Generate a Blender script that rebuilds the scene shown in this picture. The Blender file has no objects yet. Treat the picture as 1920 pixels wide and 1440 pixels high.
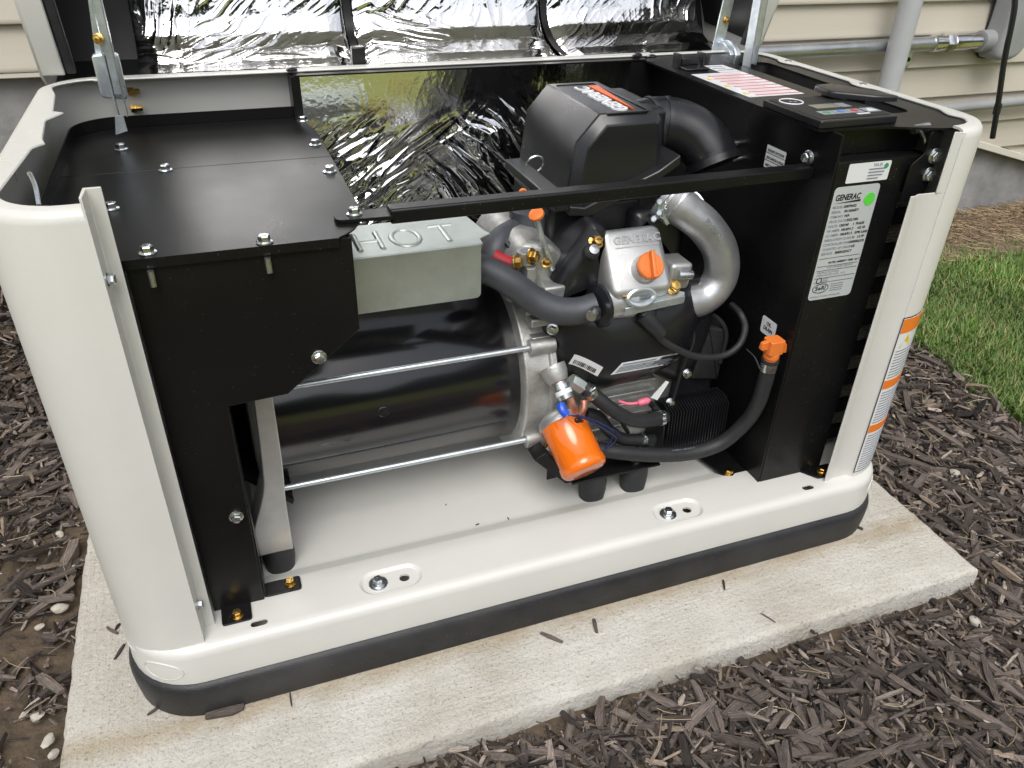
import bpy, bmesh, math, random
import numpy as np
from mathutils import Matrix, Vector
R = math.radians
random.seed(7); rng = np.random.default_rng(7)
scene = bpy.context.scene
col = scene.collection

# ---------------------------------------------------------------- camera
CAM = (0.2277, -0.7385, 0.9483); YAW, PITCH, ROLL = R(20.949), R(-32.536), R(1.648); FPX = 1480.0
_f = Vector((math.sin(YAW)*math.cos(PITCH), math.cos(YAW)*math.cos(PITCH), math.sin(PITCH)))
_r = Vector((math.cos(YAW), -math.sin(YAW), 0)); _u = _r.cross(_f)
_r, _u = _r*math.cos(ROLL)+_u*math.sin(ROLL), _u*math.cos(ROLL)-_r*math.sin(ROLL)
cd = bpy.data.cameras.new('camera'); cam = bpy.data.objects.new('camera', cd); col.objects.link(cam)
cd.sensor_width = 36; cd.sensor_fit = 'HORIZONTAL'; cd.lens = FPX/1920*36; cd.clip_start = .02; cd.clip_end = 500
cam.matrix_world = Matrix(((_r.x, _u.x, -_f.x, CAM[0]), (_r.y, _u.y, -_f.y, CAM[1]), (_r.z, _u.z, -_f.z, CAM[2]), (0, 0, 0, 1)))
scene.camera = cam

def at(px, py, y=None, z=None, x=None):
    """point in the place on the sight line of a photo pixel, at a known depth, height or station"""
    d = _f + _r*((px-960)/FPX) - _u*((py-720)/FPX)
    if y is not None: t = (y-CAM[1])/d.y
    elif z is not None: t = (z-CAM[2])/d.z
    else: t = (x-CAM[0])/d.x
    return Vector(CAM)+d*t

# ---------------------------------------------------------------- light
SUN_EL, SUN_AZ = R(58), R(200)      # azimuth clockwise from +y: from behind the viewer
w = bpy.data.worlds.new('World'); scene.world = w; w.use_nodes = True
nt = w.node_tree; nt.nodes.clear()
sky = nt.nodes.new('ShaderNodeTexSky'); sky.sky_type = 'NISHITA'; sky.sun_disc = False
sky.sun_elevation = SUN_EL; sky.sun_rotation = SUN_AZ; sky.air_density = 1.0; sky.dust_density = 4.0; sky.ozone_density = 1.0
hs = nt.nodes.new('ShaderNodeHueSaturation'); hs.inputs['Saturation'].default_value = .30
bg = nt.nodes.new('ShaderNodeBackground'); bg.inputs['Strength'].default_value = .15
out = nt.nodes.new('ShaderNodeOutputWorld')
nt.links.new(sky.outputs[0], hs.inputs['Color']); nt.links.new(hs.outputs[0], bg.inputs['Color']); nt.links.new(bg.outputs[0], out.inputs['Surface'])
sl = bpy.data.lights.new('sun', 'SUN'); sl.energy = 1.1; sl.angle = R(35); sl.color = (1, .985, .955)
so = bpy.data.objects.new('sun', sl); col.objects.link(so)
sd = Vector((math.sin(SUN_AZ)*math.cos(SUN_EL), math.cos(SUN_AZ)*math.cos(SUN_EL), math.sin(SUN_EL)))
so.rotation_euler = sd.to_track_quat('Z', 'Y').to_euler(); so.location = sd*20
vs = scene.view_settings; vs.view_transform = 'Standard'; vs.look = 'None'; vs.gamma = 1; vs.exposure = 0.36
vs.use_curve_mapping = False
scene.render.engine = 'CYCLES'

# ---------------------------------------------------------------- materials
MATS = {}
def mat(name, color, rough=.5,  metal=0., vary=0., vscale=30., bump=0., bscale=200., stretch=(1, 1, 1), rvary=0., attr=False, rnd=0., coat=0., bdist=.002, loc=False, spec=.5):
    m = bpy.data.materials.new(name); m.use_nodes = True; n = m.node_tree.nodes; L = m.node_tree.links
    b = n['Principled BSDF']; b.inputs['Roughness'].default_value = rough; b.inputs['Metallic'].default_value = metal
    b.inputs['Base Color'].default_value = (*color, 1); b.inputs['Coat Weight'].default_value = coat
    b.inputs['Specular IOR Level'].default_value = spec
    tc = n.new('ShaderNodeTexCoord'); mp = n.new('ShaderNodeMapping'); mp.inputs['Scale'].default_value = stretch
    if loc:
        la_ = n.new('ShaderNodeAttribute'); la_.attribute_name = 'loc'; L.new(la_.outputs['Vector'], mp.inputs['Vector'])
    else: L.new(tc.outputs['Object'], mp.inputs['Vector'])
    src = None
    if attr:
        a = n.new('ShaderNodeAttribute'); a.attribute_name = 'Col'; src = a.outputs['Color']
    if rnd:
        oi = n.new('ShaderNodeObjectInfo'); mr = n.new('ShaderNodeMapRange'); mr.inputs['To Min'].default_value = 1-rnd; mr.inputs['To Max'].default_value = 1+rnd
        L.new(oi.outputs['Random'], mr.inputs['Value'])
        mx = n.new('ShaderNodeMix'); mx.data_type = 'RGBA'; mx.blend_type = 'MULTIPLY'; mx.inputs[0].default_value = 1
        mx.inputs[6].default_value = (*color, 1); L.new(mr.outputs[0], mx.inputs[7]); src = mx.outputs[2]
    if vary:
        no = n.new('ShaderNodeTexNoise'); no.inputs['Scale'].default_value = vscale; no.inputs['Detail'].default_value = 6
        no.inputs['Roughness'].default_value = .65
        L.new(mp.outputs[0], no.inputs['Vector'])
        mr = n.new('ShaderNodeMapRange'); mr.inputs['From Min'].default_value = .3; mr.inputs['From Max'].default_value = .7
        mr.inputs['To Min'].default_value = 1-vary; mr.inputs['To Max'].default_value = 1+vary
        L.new(no.outputs[0], mr.inputs['Value'])
        mx = n.new('ShaderNodeMix'); mx.data_type = 'RGBA'; mx.blend_type = 'MULTIPLY'; mx.inputs[0].default_value = 1
        if src: L.new(src, mx.inputs[6])
        else: mx.inputs[6].default_value = (*color, 1)
        L.new(mr.outputs[0], mx.inputs[7]); src = mx.outputs[2]
    if src: L.new(src, b.inputs['Base Color'])
    if rvary:
        no = n.new('ShaderNodeTexNoise'); no.inputs['Scale'].default_value = vscale*.4; no.inputs['Detail'].default_value = 4
        L.new(mp.outputs[0], no.inputs['Vector'])
        mr = n.new('ShaderNodeMapRange'); mr.inputs['From Min'].default_value = .3; mr.inputs['From Max'].default_value = .7
        mr.inputs['To Min'].default_value = max(.02, rough-rvary); mr.inputs['To Max'].default_value = rough+rvary
        L.new(no.outputs[0], mr.inputs['Value']); L.new(mr.outputs[0], b.inputs['Roughness'])
    if bump:
        no = n.new('ShaderNodeTexNoise'); no.inputs['Scale'].default_value = bscale; no.inputs['Detail'].default_value = 5
        L.new(mp.outputs[0], no.inputs['Vector'])
        bp = n.new('ShaderNodeBump'); bp.inputs['Strength'].default_value = bump; bp.inputs['Distance'].default_value = bdist
        L.new(no.outputs[0], bp.inputs['Height']); L.new(bp.outputs[0], b.inputs['Normal'])
    MATS[name] = m; return m
mat('white_paint', (.61, .607, .567), .34, vary=.035, vscale=5, bump=.10, bscale=380, rvary=.08)
mat('black_coat', (.006, .006, .0063), .32, spec=.26, bump=.09, bscale=900, rvary=.07, vscale=14, bdist=.001)
mat('black_gloss', (.007, .007, .009), .2, rvary=.05, vscale=8, vary=.2, spec=.8, coat=.2)
mat('black_plastic', (.011, .0115, .0135), .31, spec=.6, bump=.1, bscale=1200, bdist=.001, rvary=.06)
mat('black_rubber', (.019, .02, .022), .55, bump=.25, bscale=700, vary=.25, vscale=60)
mat('base_rubber', (.016, .0165, .0185), .5, bump=.35, bscale=450, vary=.6, vscale=9, rvary=.12)
mat('zinc', (.66, .72, .76), .32, .8, vary=.18, vscale=60, rvary=.1, bump=.05, bscale=300)
mat('shield_steel', (.50, .545, .515), .42, .7, vary=.1, vscale=25, rvary=.08, bump=.03, bscale=200)
mat('yellow_zinc', (.66, .42, .12), .25, 1, vary=.2, vscale=200, rvary=.1)
mat('bolt_steel', (.62, .65, .66), .27, 1, vary=.12, vscale=150, rvary=.08)
mat('cast_aluminium', (.52, .52, .50), .48, .85, vary=.2, vscale=50, bump=.3, bscale=350, rvary=.1)
mat('satin_aluminium', (.58, .585, .58), .42, .8, vary=.08, vscale=40, bump=.12, bscale=500, rvary=.06)
mat('pipe_aluminium', (.50, .51, .52), .40, .75, vary=.12, vscale=40, bump=.15, bscale=400, rvary=.08)
mat('exhaust_grey', (.062, .066, .076), .52, .2, vary=.12, vscale=80, bump=.15, bscale=600)
mat('foil', (.90, .90, .90), .07, 1, bump=.12, bscale=120, bdist=.003, rvary=.03)
mat('orange_plastic', (.74, .19, .035), .38, bump=.05, bscale=500)
mat('orange_paint', (.80, .16, .008), .14, coat=.5, rvary=.04)
mat('red_rubber', (.45, .02, .03), .4)
mat('pink_plastic', (.75, .16, .24), .4)
mat('blue_plastic', (.02, .09, .6), .35)
mat('navy_wire', (.012, .02, .09), .4)
mat('copper', (.60, .28, .20), .4, .8, vary=.3, vscale=200)
mat('sticker_white', (.72, .73, .74), .3)
mat('sticker_silver', (.56, .59, .60), .35, .2)
mat('sticker_green', (.10, .62, .06), .45)
mat('sticker_orange', (.80, .20, .02), .4)
mat('sticker_yellow', (.75, .55, .03), .4)
mat('sticker_red', (.50, .04, .07), .45)
mat('print_black', (.012, .012, .013), .5)
mat('print_grey', (.22, .24, .27), .5)
mat('logo_white', (.75, .76, .78), .35)
mat('logo_orange', (.78, .13, .015), .35)
mat('liner_black', (.006, .006, .0065), .45, spec=.3, rvary=.08)
mat('sticker_pink', (.70, .50, .50), .45)
mat('lcd', (.20, .20, .16), .25)
mat('button_green', (.05, .30, .12), .4); mat('button_blue', (.05, .20, .55), .4); mat('button_red', (.5, .03, .05), .4); mat('button_grey', (.28, .31, .33), .4)
mat('siding', (.51, .47, .395), .5, vary=.05, vscale=4, stretch=(.15, 1, 6), bump=.15, bscale=60)
mat('trim', (.66, .63, .55), .45, vary=.05, vscale=8)
mat('foundation', (.27, .27, .265), .85, vary=.3, vscale=7, bump=.5, bscale=60, bdist=.004)
mat('conduit', (.46, .48, .49), .38, .9, vary=.15, vscale=25, rvary=.1)
mat('fitting', (.72, .73, .73), .2, 1, vary=.15, vscale=80)
mat('pvc', (.44, .455, .47), .42, vary=.05, vscale=10)
mat('pvc_box', (.30, .31, .315), .45, vary=.06, vscale=15)
mat('cable', (.012, .013, .014), .42)
mat('soil', (.085, .062, .040), .95, vary=.4, vscale=28, bump=1, bscale=45, bdist=.012)
mat('straw_soil', (.15, .108, .07), .95, vary=.4, vscale=12, bump=.8, bscale=40, bdist=.01)
mat('lawn', (.20, .215, .04), .9, vary=.4, vscale=1.6, bump=1, bscale=25, bdist=.03)
mat('chip_stuff', (.07, .05, .04), .85, attr=True, loc=True, vary=.55, vscale=650, bump=.8, bscale=700, stretch=(.14, 1, 1), bdist=.0025, spec=.3)
mat('chip', (.118, .096, .083), .85, rnd=.6, vary=.6, vscale=7, stretch=(.28, 1, 1), bump=1, bscale=9, bdist=.004, spec=.3)
mat('grass', (.06, .12, .02), .55, attr=True, vary=.2, vscale=3)
mat('straw', (.38, .29, .16), .7, attr=True)
mat('pebble', (.44, .41, .35), .8, vary=.2, vscale=60, bump=.5, bscale=120)
mat('mesh_steel', (.42, .40, .33), .5, .3)

def concrete():
    m = mat('concrete', (.50, .455, .375), .85); n = m.node_tree.nodes; L = m.node_tree.links; b = n['Principled BSDF']
    tc = n.new('ShaderNodeTexCoord')
    def noise(scale, det, stretch=(1, 1, 1)):
        mp = n.new('ShaderNodeMapping'); mp.inputs['Scale'].default_value = stretch; L.new(tc.outputs['Object'], mp.inputs['Vector'])
        no = n.new('ShaderNodeTexNoise'); no.inputs['Scale'].default_value = scale; no.inputs['Detail'].default_value = det; no.inputs['Roughness'].default_value = .7
        L.new(mp.outputs[0], no.inputs['Vector']); return no.outputs[0]
    def ramp(src, a, bb, c0, c1):
        r = n.new('ShaderNodeValToRGB'); r.color_ramp.elements[0].position = a; r.color_ramp.elements[1].position = bb
        r.color_ramp.elements[0].color = (*c0, 1); r.color_ramp.elements[1].color = (*c1, 1); L.new(src, r.inputs[0]); return r.outputs[0]
    def mul(a, bb, f=1):
        x = n.new('ShaderNodeMix'); x.data_type = 'RGBA'; x.blend_type = 'MULTIPLY'; x.inputs[0].default_value = f
        L.new(a, x.inputs[6]); L.new(bb, x.inputs[7]); return x.outputs[2]
    big = ramp(noise(5, 6), .35, .68, (.55, .515, .445), (.73, .71, .655))
    sp_ = n.new('ShaderNodeSeparateXYZ'); L.new(tc.outputs['Object'], sp_.inputs[0]); mr_ = n.new('ShaderNodeMapRange'); L.new(sp_.outputs['X'], mr_.inputs['Value'])
    mr_.inputs['From Min'].default_value = .0; mr_.inputs['From Max'].default_value = .07
    def blend(a, bb):
        x = n.new('ShaderNodeMix'); L.new(mr_.outputs[0], x.inputs[0]); L.new(a, x.inputs[2]); L.new(bb, x.inputs[3]); return x.outputs[0]
    streak = ramp(blend(noise(9, 8, (12, .6, 1)), noise(8, 8, (.8, 9, 1))), .35, .65, (.91, .91, .91), (1.04, 1.035, 1.03))
    speck = ramp(noise(210, 4), .55, .70, (1.02, 1.02, 1.02), (.55, .48, .39))
    speck2 = ramp(noise(110, 4), .62, .72, (1, 1, 1), (.55, .46, .36))
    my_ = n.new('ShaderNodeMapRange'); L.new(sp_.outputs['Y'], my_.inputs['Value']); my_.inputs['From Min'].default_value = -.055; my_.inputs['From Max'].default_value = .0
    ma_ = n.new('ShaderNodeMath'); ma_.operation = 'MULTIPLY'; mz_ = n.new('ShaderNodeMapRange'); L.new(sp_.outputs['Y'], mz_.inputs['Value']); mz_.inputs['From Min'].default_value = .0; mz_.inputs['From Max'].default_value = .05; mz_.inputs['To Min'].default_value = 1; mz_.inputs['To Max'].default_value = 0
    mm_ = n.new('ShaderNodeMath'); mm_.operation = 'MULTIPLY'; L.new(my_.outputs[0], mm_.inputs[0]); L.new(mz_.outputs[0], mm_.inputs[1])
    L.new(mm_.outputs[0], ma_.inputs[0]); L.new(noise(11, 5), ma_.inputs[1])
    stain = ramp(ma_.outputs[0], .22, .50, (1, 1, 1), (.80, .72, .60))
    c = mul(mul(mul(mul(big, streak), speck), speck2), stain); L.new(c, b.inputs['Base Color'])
    bp = n.new('ShaderNodeBump'); bp.inputs['Strength'].default_value = 1; bp.inputs['Distance'].default_value = .006
    bp2 = n.new('ShaderNodeBump'); bp2.inputs['Strength'].default_value = .6; bp2.inputs['Distance'].default_value = .004
    L.new(noise(150, 7), bp.inputs['Height']); L.new(blend(noise(14, 7, (14, .5, 1)), noise(11, 7, (.7, 10, 1))), bp2.inputs['Height']); L.new(bp.outputs[0], bp2.inputs['Normal']); L.new(bp2.outputs[0], b.inputs['Normal'])
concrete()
def dusty(name, amount):
    m = MATS[name]; n = m.node_tree.nodes; L = m.node_tree.links; b = n['Principled BSDF']; tc = n.new('ShaderNodeTexCoord')
    a = n.new('ShaderNodeTexNoise'); a.inputs['Scale'].default_value = 420; a.inputs['Detail'].default_value = 1; L.new(tc.outputs['Object'], a.inputs['Vector'])
    c = n.new('ShaderNodeTexNoise'); c.inputs['Scale'].default_value = 7; c.inputs['Detail'].default_value = 5; L.new(tc.outputs['Object'], c.inputs['Vector'])
    r1 = n.new('ShaderNodeMapRange'); r1.inputs['From Min'].default_value = .74; r1.inputs['From Max'].default_value = .78; L.new(a.outputs[0], r1.inputs['Value'])
    r2 = n.new('ShaderNodeMapRange'); r2.inputs['From Min'].default_value = .45; r2.inputs['From Max'].default_value = .75; r2.inputs['To Max'].default_value = amount; L.new(c.outputs[0], r2.inputs['Value'])
    ad = n.new('ShaderNodeMath'); ad.operation = 'MAXIMUM'; L.new(r2.outputs[0], ad.inputs[1]); r3 = n.new('ShaderNodeMath'); r3.operation = 'MULTIPLY'; r3.inputs[1].default_value = .35; L.new(r1.outputs[0], r3.inputs[0]); L.new(r3.outputs[0], ad.inputs[0])
    mx = n.new('ShaderNodeMix'); mx.data_type = 'RGBA'; L.new(ad.outputs[0], mx.inputs[0]); mx.inputs[7].default_value = (.30, .28, .25, 1)
    src = b.inputs['Base Color'].links
    if src: L.new(src[0].from_socket, mx.inputs[6])
    else: mx.inputs[6].default_value = b.inputs['Base Color'].default_value
    L.new(mx.outputs[2], b.inputs['Base Color'])
dusty('black_coat', .012); dusty('base_rubber', .07)

# ---------------------------------------------------------------- builders
class MB:
    def __init__(s): s.v = []; s.f = []
    def add(s, vs, fs):
        o = len(s.v); s.v += [tuple(q) for q in vs]; s.f += [tuple(i+o for i in q) for q in fs]; return s
    def box(s, x0, x1, y0, y1, z0, z1):
        return s.add([(x0, y0, z0), (x1, y0, z0), (x1, y1, z0), (x0, y1, z0), (x0, y0, z1), (x1, y0, z1), (x1, y1, z1), (x0, y1, z1)],
                     [(0, 3, 2, 1), (4, 5, 6, 7), (0, 1, 5, 4), (1, 2, 6, 5), (2, 3, 7, 6), (3, 0, 4, 7)])
    def obox(s, c, ax, ay, az, hx, hy, hz):
        c = Vector(c); ax, ay, az = (Vector(q).normalized() for q in (ax, ay, az))
        vs = [c+ax*(i*hx)+ay*(j*hy)+az*(k*hz) for k in (-1, 1) for i, j in ((-1, -1), (1, -1), (1, 1), (-1, 1))]
        return s.add(vs, [(0, 3, 2, 1), (4, 5, 6, 7), (0, 1, 5, 4), (1, 2, 6, 5), (2, 3, 7, 6), (3, 0, 4, 7)])
    def cyl(s, p0, p1, r0, r1=None, n=20, cap=True):
        return s.lathe(p0, p1, [(0, r0), (1, r0 if r1 is None else r1)], n, cap)
    def lathe(s, p0, p1, prof, n=20, cap=True):
        p0, p1 = Vector(p0), Vector(p1); a = p1-p0; q = a.normalized()
        u = q.orthogonal().normalized(); w_ = q.cross(u); o = len(s.v)
        for t, r in prof:
            for i in range(n):
                k = 2*math.pi*i/n; s.v.append(tuple(p0+a*t+(u*math.cos(k)+w_*math.sin(k))*r))
        for j in range(len(prof)-1):
            for i in range(n):
                i2 = (i+1) % n; s.f.append((o+j*n+i, o+j*n+i2, o+(j+1)*n+i2, o+(j+1)*n+i))
        if cap:
            s.f.append(tuple(o+i for i in reversed(range(n)))); k = o+(len(prof)-1)*n; s.f.append(tuple(k+i for i in range(n)))
        return s
    def tube(s, pts, r, n=12, sub=6, cap=True, flat=None):
        P = spline(pts, sub); m = len(P); o = len(s.v)
        rs = r if callable(r) else (lambda t: r)
        t0 = (P[1]-P[0]).normalized(); u = t0.orthogonal().normalized()
        for j in range(m):
            t = (P[min(j+1, m-1)]-P[max(j-1, 0)]).normalized(); u = (u-t*u.dot(t)).normalized(); w_ = t.cross(u)
            rr = rs(j/(m-1))
            for i in range(n):
                k = 2*math.pi*i/n; s.v.append(tuple(P[j]+(u*math.cos(k)+w_*math.sin(k))*rr))
        for j in range(m-1):
            for i in range(n):
                i2 = (i+1) % n; s.f.append((o+j*n+i, o+j*n+i2, o+(j+1)*n+i2, o+(j+1)*n+i))
        if cap:
            s.f.append(tuple(o+i for i in reversed(range(n)))); k = o+(m-1)*n; s.f.append(tuple(k+i for i in range(n)))
        return s
    def loft(s, loops, cap0=True, cap1=True, closed=True):
        o = len(s.v); n = len(loops[0])
        for l in loops: s.v += [tuple(q) for q in l]
        for j in range(len(loops)-1):
            for i in range(n if closed else n-1):
                i2 = (i+1) % n; s.f.append((o+j*n+i, o+j*n+i2, o+(j+1)*n+i2, o+(j+1)*n+i))
        if cap0: s.f.append(tuple(o+i for i in reversed(range(n))))
        if cap1: k = o+(len(loops)-1)*n; s.f.append(tuple(k+i for i in range(n)))
        return s
    def prism(s, poly, axis, a, b):
        """poly in the two other axes (in x,y,z order), extruded along axis from a to b"""
        def P(q, h): return (h, q[0], q[1]) if axis == 'x' else (q[0], h, q[1]) if axis == 'y' else (q[0], q[1], h)
        return s.loft([[P(q, a) for q in poly], [P(q, b) for q in poly]])
    def pillow(s, poly, axis, a, b, rad, steps=4):
        """prism whose end at b is rounded over by rad"""
        def P(q, h): return (h, q[0], q[1]) if axis == 'x' else (q[0], h, q[1]) if axis == 'y' else (q[0], q[1], h)
        sg = 1 if b > a else -1; loops = [[P(q, a) for q in poly]]
        for k in range(steps+1):
            t = k/steps*math.pi/2
            off = rad*(1-math.cos(t)); h = b-sg*rad+sg*rad*math.sin(t)
            loops.append([P(q, h) for q in inset(poly, off)])
        return s.loft(loops)
    def dome(s, poly, y0, y1, depth, k, steps=9):
        cx = sum(q[0] for q in poly)/len(poly); cz = sum(q[1] for q in poly)/len(poly); loops = [[(q[0], y0, q[1]) for q in poly]]
        for i in range(steps+1):
            t = i/steps*math.pi/2; f = 1-k*(1-math.cos(t)); y = y1+depth*(1-math.sin(t))
            loops.append([(cx+(q[0]-cx)*f, y, cz+(q[1]-cz)*f) for q in poly])
        return s.loft(loops)
    def build(s, name, m, parent=None, smooth=35, bevel=0, seg=2, label=None):
        me = bpy.data.meshes.new(name); me.from_pydata(s.v, [], s.f)
        bm = bmesh.new(); bm.from_mesh(me); bmesh.ops.recalc_face_normals(bm, faces=bm.faces); bm.to_mesh(me); bm.free()
        return link(name, me, m, parent, smooth, bevel, seg, label)

def link(name, me, m, parent=None, smooth=35, bevel=0, seg=2, label=None):
    if m and not me.materials: me.materials.append(MATS[m])
    if smooth and me.polygons:
        me.polygons.foreach_set('use_smooth', [True]*len(me.polygons))
        me.set_sharp_from_angle(angle=R(smooth))
    ob = bpy.data.objects.new(name, me); col.objects.link(ob)
    if parent: par(ob, parent)
    if bevel:
        bv = ob.modifiers.new('bevel', 'BEVEL'); bv.width = bevel; bv.segments = seg; bv.limit_method = 'ANGLE'; bv.angle_limit = R(35)
        bv.harden_normals = False
    if label: ob['label'] = label
    return ob
def par(ob, parent):
    ob.parent = parent
    if parent.type == 'EMPTY': ob.matrix_parent_inverse = Matrix.Translation(parent.location).inverted()
def empty(name, loc, label, cat, group=None):
    o = bpy.data.objects.new(name, None); col.objects.link(o); o.location = loc; o.empty_display_size = .05
    return tag(o, label, cat, group)
def tag(o, label=None, cat=None, group=None, kind=None):
    if label: o['label'] = label
    if cat: o['category'] = cat
    if group: o['group'] = group
    if kind: o['kind'] = kind
    return o
def spline(pts, sub):
    P = [Vector(q) for q in pts]
    if len(P) < 3 or sub <= 1: return P
    Q = [P[0]*2-P[1]]+P+[P[-1]*2-P[-2]]; outp = []
    for i in range(1, len(Q)-2):
        a, b, c, d = Q[i-1:i+3]
        for k in range(sub):
            t = k/sub
            outp.append(.5*((2*b)+(-a+c)*t+(2*a-5*b+4*c-d)*t*t+(-a+3*b-3*c+d)*t**3))
    outp.append(P[-1]); return outp
def inset(poly, d):
    """offset a 2-D polygon inwards"""
    if abs(d) < 1e-9: return [tuple(q) for q in poly]
    n = len(poly); A = sum(poly[i][0]*poly[(i+1) % n][1]-poly[(i+1) % n][0]*poly[i][1] for i in range(n)); sg = 1 if A > 0 else -1
    res = []
    for i in range(n):
        p, q, r_ = (Vector(poly[k % n][:2]) for k in (i-1, i, i+1))
        a = (q-p); b = (r_-q)
        if a.length < 1e-9: a = b
        if b.length < 1e-9: b = a
        a.normalize(); b.normalize()
        na = Vector((-a.y, a.x))*sg; nb = Vector((-b.y, b.x))*sg; m_ = na+nb
        if m_.length < 1e-6: m_ = na
        m_.normalize(); k = d/max(.45, m_.dot(na)); res.append((q.x+m_.x*k, q.y+m_.y*k))
    return res
def rrect(x0, y0, x1, y1, r, n=8):
    rs = r if isinstance(r, (list, tuple)) else [r]*4; P = []
    for (cx, cy, a, q) in ((x0+rs[0], y0+rs[0], 180, rs[0]), (x1-rs[1], y0+rs[1], 270, rs[1]), (x1-rs[2], y1-rs[2], 0, rs[2]), (x0+rs[3], y1-rs[3], 90, rs[3])):
        for i in range(n+1):
            t = R(a+90*i/n); P.append((cx+q*math.cos(t), cy+q*math.sin(t)))
    return P
def roundpoly(poly, r, n=4):
    """fillet each corner of a polygon"""
    P = [Vector(q) for q in poly]; m = len(P); res = []
    for i in range(m):
        p, q, s_ = P[i-1], P[i], P[(i+1) % m]; rr = r[i] if isinstance(r, (list, tuple)) else r
        if rr <= 0: res.append(tuple(q)); continue
        a = (p-q); b = (s_-q); d = min(rr, a.length*.48, b.length*.48); a.normalize(); b.normalize()
        A, B = q+a*d, q+b*d
        for k in range(n+1):
            t = k/n; res.append(tuple(A*(1-t)**2+q*2*t*(1-t)+B*t*t))
    return res
def boolean_cut(ob, cutters):
    dg = None
    for c_ in cutters:
        md = ob.modifiers.new('cut', 'BOOLEAN'); md.operation = 'DIFFERENCE'; md.object = c_; md.solver = 'EXACT'
    bpy.context.view_layer.update(); dg = bpy.context.evaluated_depsgraph_get()
    me = bpy.data.meshes.new_from_object(ob.evaluated_get(dg)); ob.modifiers.clear(); ob.data = me
    me.polygons.foreach_set('use_smooth', [True]*len(me.polygons)); me.set_sharp_from_angle(angle=R(40))
    for c_ in cutters: bpy.data.objects.remove(c_, do_unlink=True)
def text(s, name, m, parent, o, ux, uy, size, extrude=.0002, bold=0, shear=0, align='LEFT', xs=1.0, lift=.0006):
    cu = bpy.data.curves.new(name, 'FONT'); cu.body = s; cu.size = size; cu.extrude = extrude; cu.offset = bold; cu.shear = shear; cu.align_x = align
    cu.resolution_u = 3; cu.space_character = 1.1 if bold > .0004 else 1.0
    tmp = bpy.data.objects.new(name, cu); col.objects.link(tmp); bpy.context.view_layer.update()
    me = bpy.data.meshes.new_from_object(tmp.evaluated_get(bpy.context.evaluated_depsgraph_get())); bpy.data.objects.remove(tmp, do_unlink=True)
    ux, uy = Vector(ux).normalized(), Vector(uy).normalized(); n = ux.cross(uy).normalized(); uy = n.cross(ux)
    M = Matrix(((ux.x*xs, uy.x, n.x, o[0]+n.x*lift), (ux.y*xs, uy.y, n.y, o[1]+n.y*lift), (ux.z*xs, uy.z, n.z, o[2]+n.z*lift), (0, 0, 0, 1)))
    me.transform(M); me.materials.clear(); return link(name, me, m, parent, smooth=30)
def quad_sticker(name, m, parent, corners, th=.0004, r=.003, label=None):
    """thin sticker on a flat face: corners bl, br, tr, tl"""
    bl, br, tr, tl = (Vector(q) for q in corners); ux = (br-bl); uy = (tl-bl); n = ux.cross(uy).normalized(); W_, H_ = ux.length, uy.length
    ux.normalize(); uy.normalize(); P = rrect(0, 0, W_, H_, r, 4)
    loops = [[bl+ux*a+uy*b+n*h for a, b in P] for h in (.0001, th)]
    return MB().loft(loops).build(name, m, parent, smooth=30, label=label), bl+n*th, ux, uy, W_, H_

# a hexagon flange bolt: shared meshes per material
_bolt = {}
def bolt_mesh(m, washer=0., shank=0.):
    k = (m, washer, shank)
    if k in _bolt: return _bolt[k]
    b = MB()
    if washer: b.cyl((0, 0, 0), (0, 0, .0018), washer, n=24)
    z = .0018 if washer else 0
    b.lathe((0, 0, z), (0, 0, z+.0022), [(0, .0088), (.55, .0088), (1, .0068)], 20)
    hx = lambda rr, zz: [(rr*math.cos(R(60*i)), rr*math.sin(R(60*i)), zz) for i in range(6)]
    b.loft([hx(.0064, z+.002), hx(.0064, z+.0072), hx(.0054, z+.0082)])
    b.lathe((0, 0, z+.0081), (0, 0, z+.0083), [(0, .0042), (1, .0036)], 12)
    if shank: b.cyl((0, 0, -shank), (0, 0, .0005), .0042, n=12)
    me = bpy.data.meshes.new('hex_bolt'); me.from_pydata(b.v, [], b.f); me.materials.append(MATS[m])
    me.polygons.foreach_set('use_smooth', [True]*len(me.polygons)); me.set_sharp_from_angle(angle=R(30)); _bolt[k] = me; return me
def bolt(parent, p, axis=(0, 0, 1), m='bolt_steel', s=1., washer=0., shank=0., spin=None, name='hex_bolt'):
    o = bpy.data.objects.new(name, bolt_mesh(m, washer, shank)); col.objects.link(o)
    q = Vector(axis).to_track_quat('Z', 'Y').to_matrix().to_4x4() @ Matrix.Rotation(random.random()*1.05 if spin is None else spin, 4, 'Z')
    o.parent = parent; o.matrix_basis = parent_space(parent) @ Matrix.Translation(p) @ q @ Matrix.Scale(s, 4)
    return o
def parent_space(parent):
    return Matrix.Translation(parent.location).inverted() if parent.type == 'EMPTY' else Matrix.Identity(4)

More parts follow.
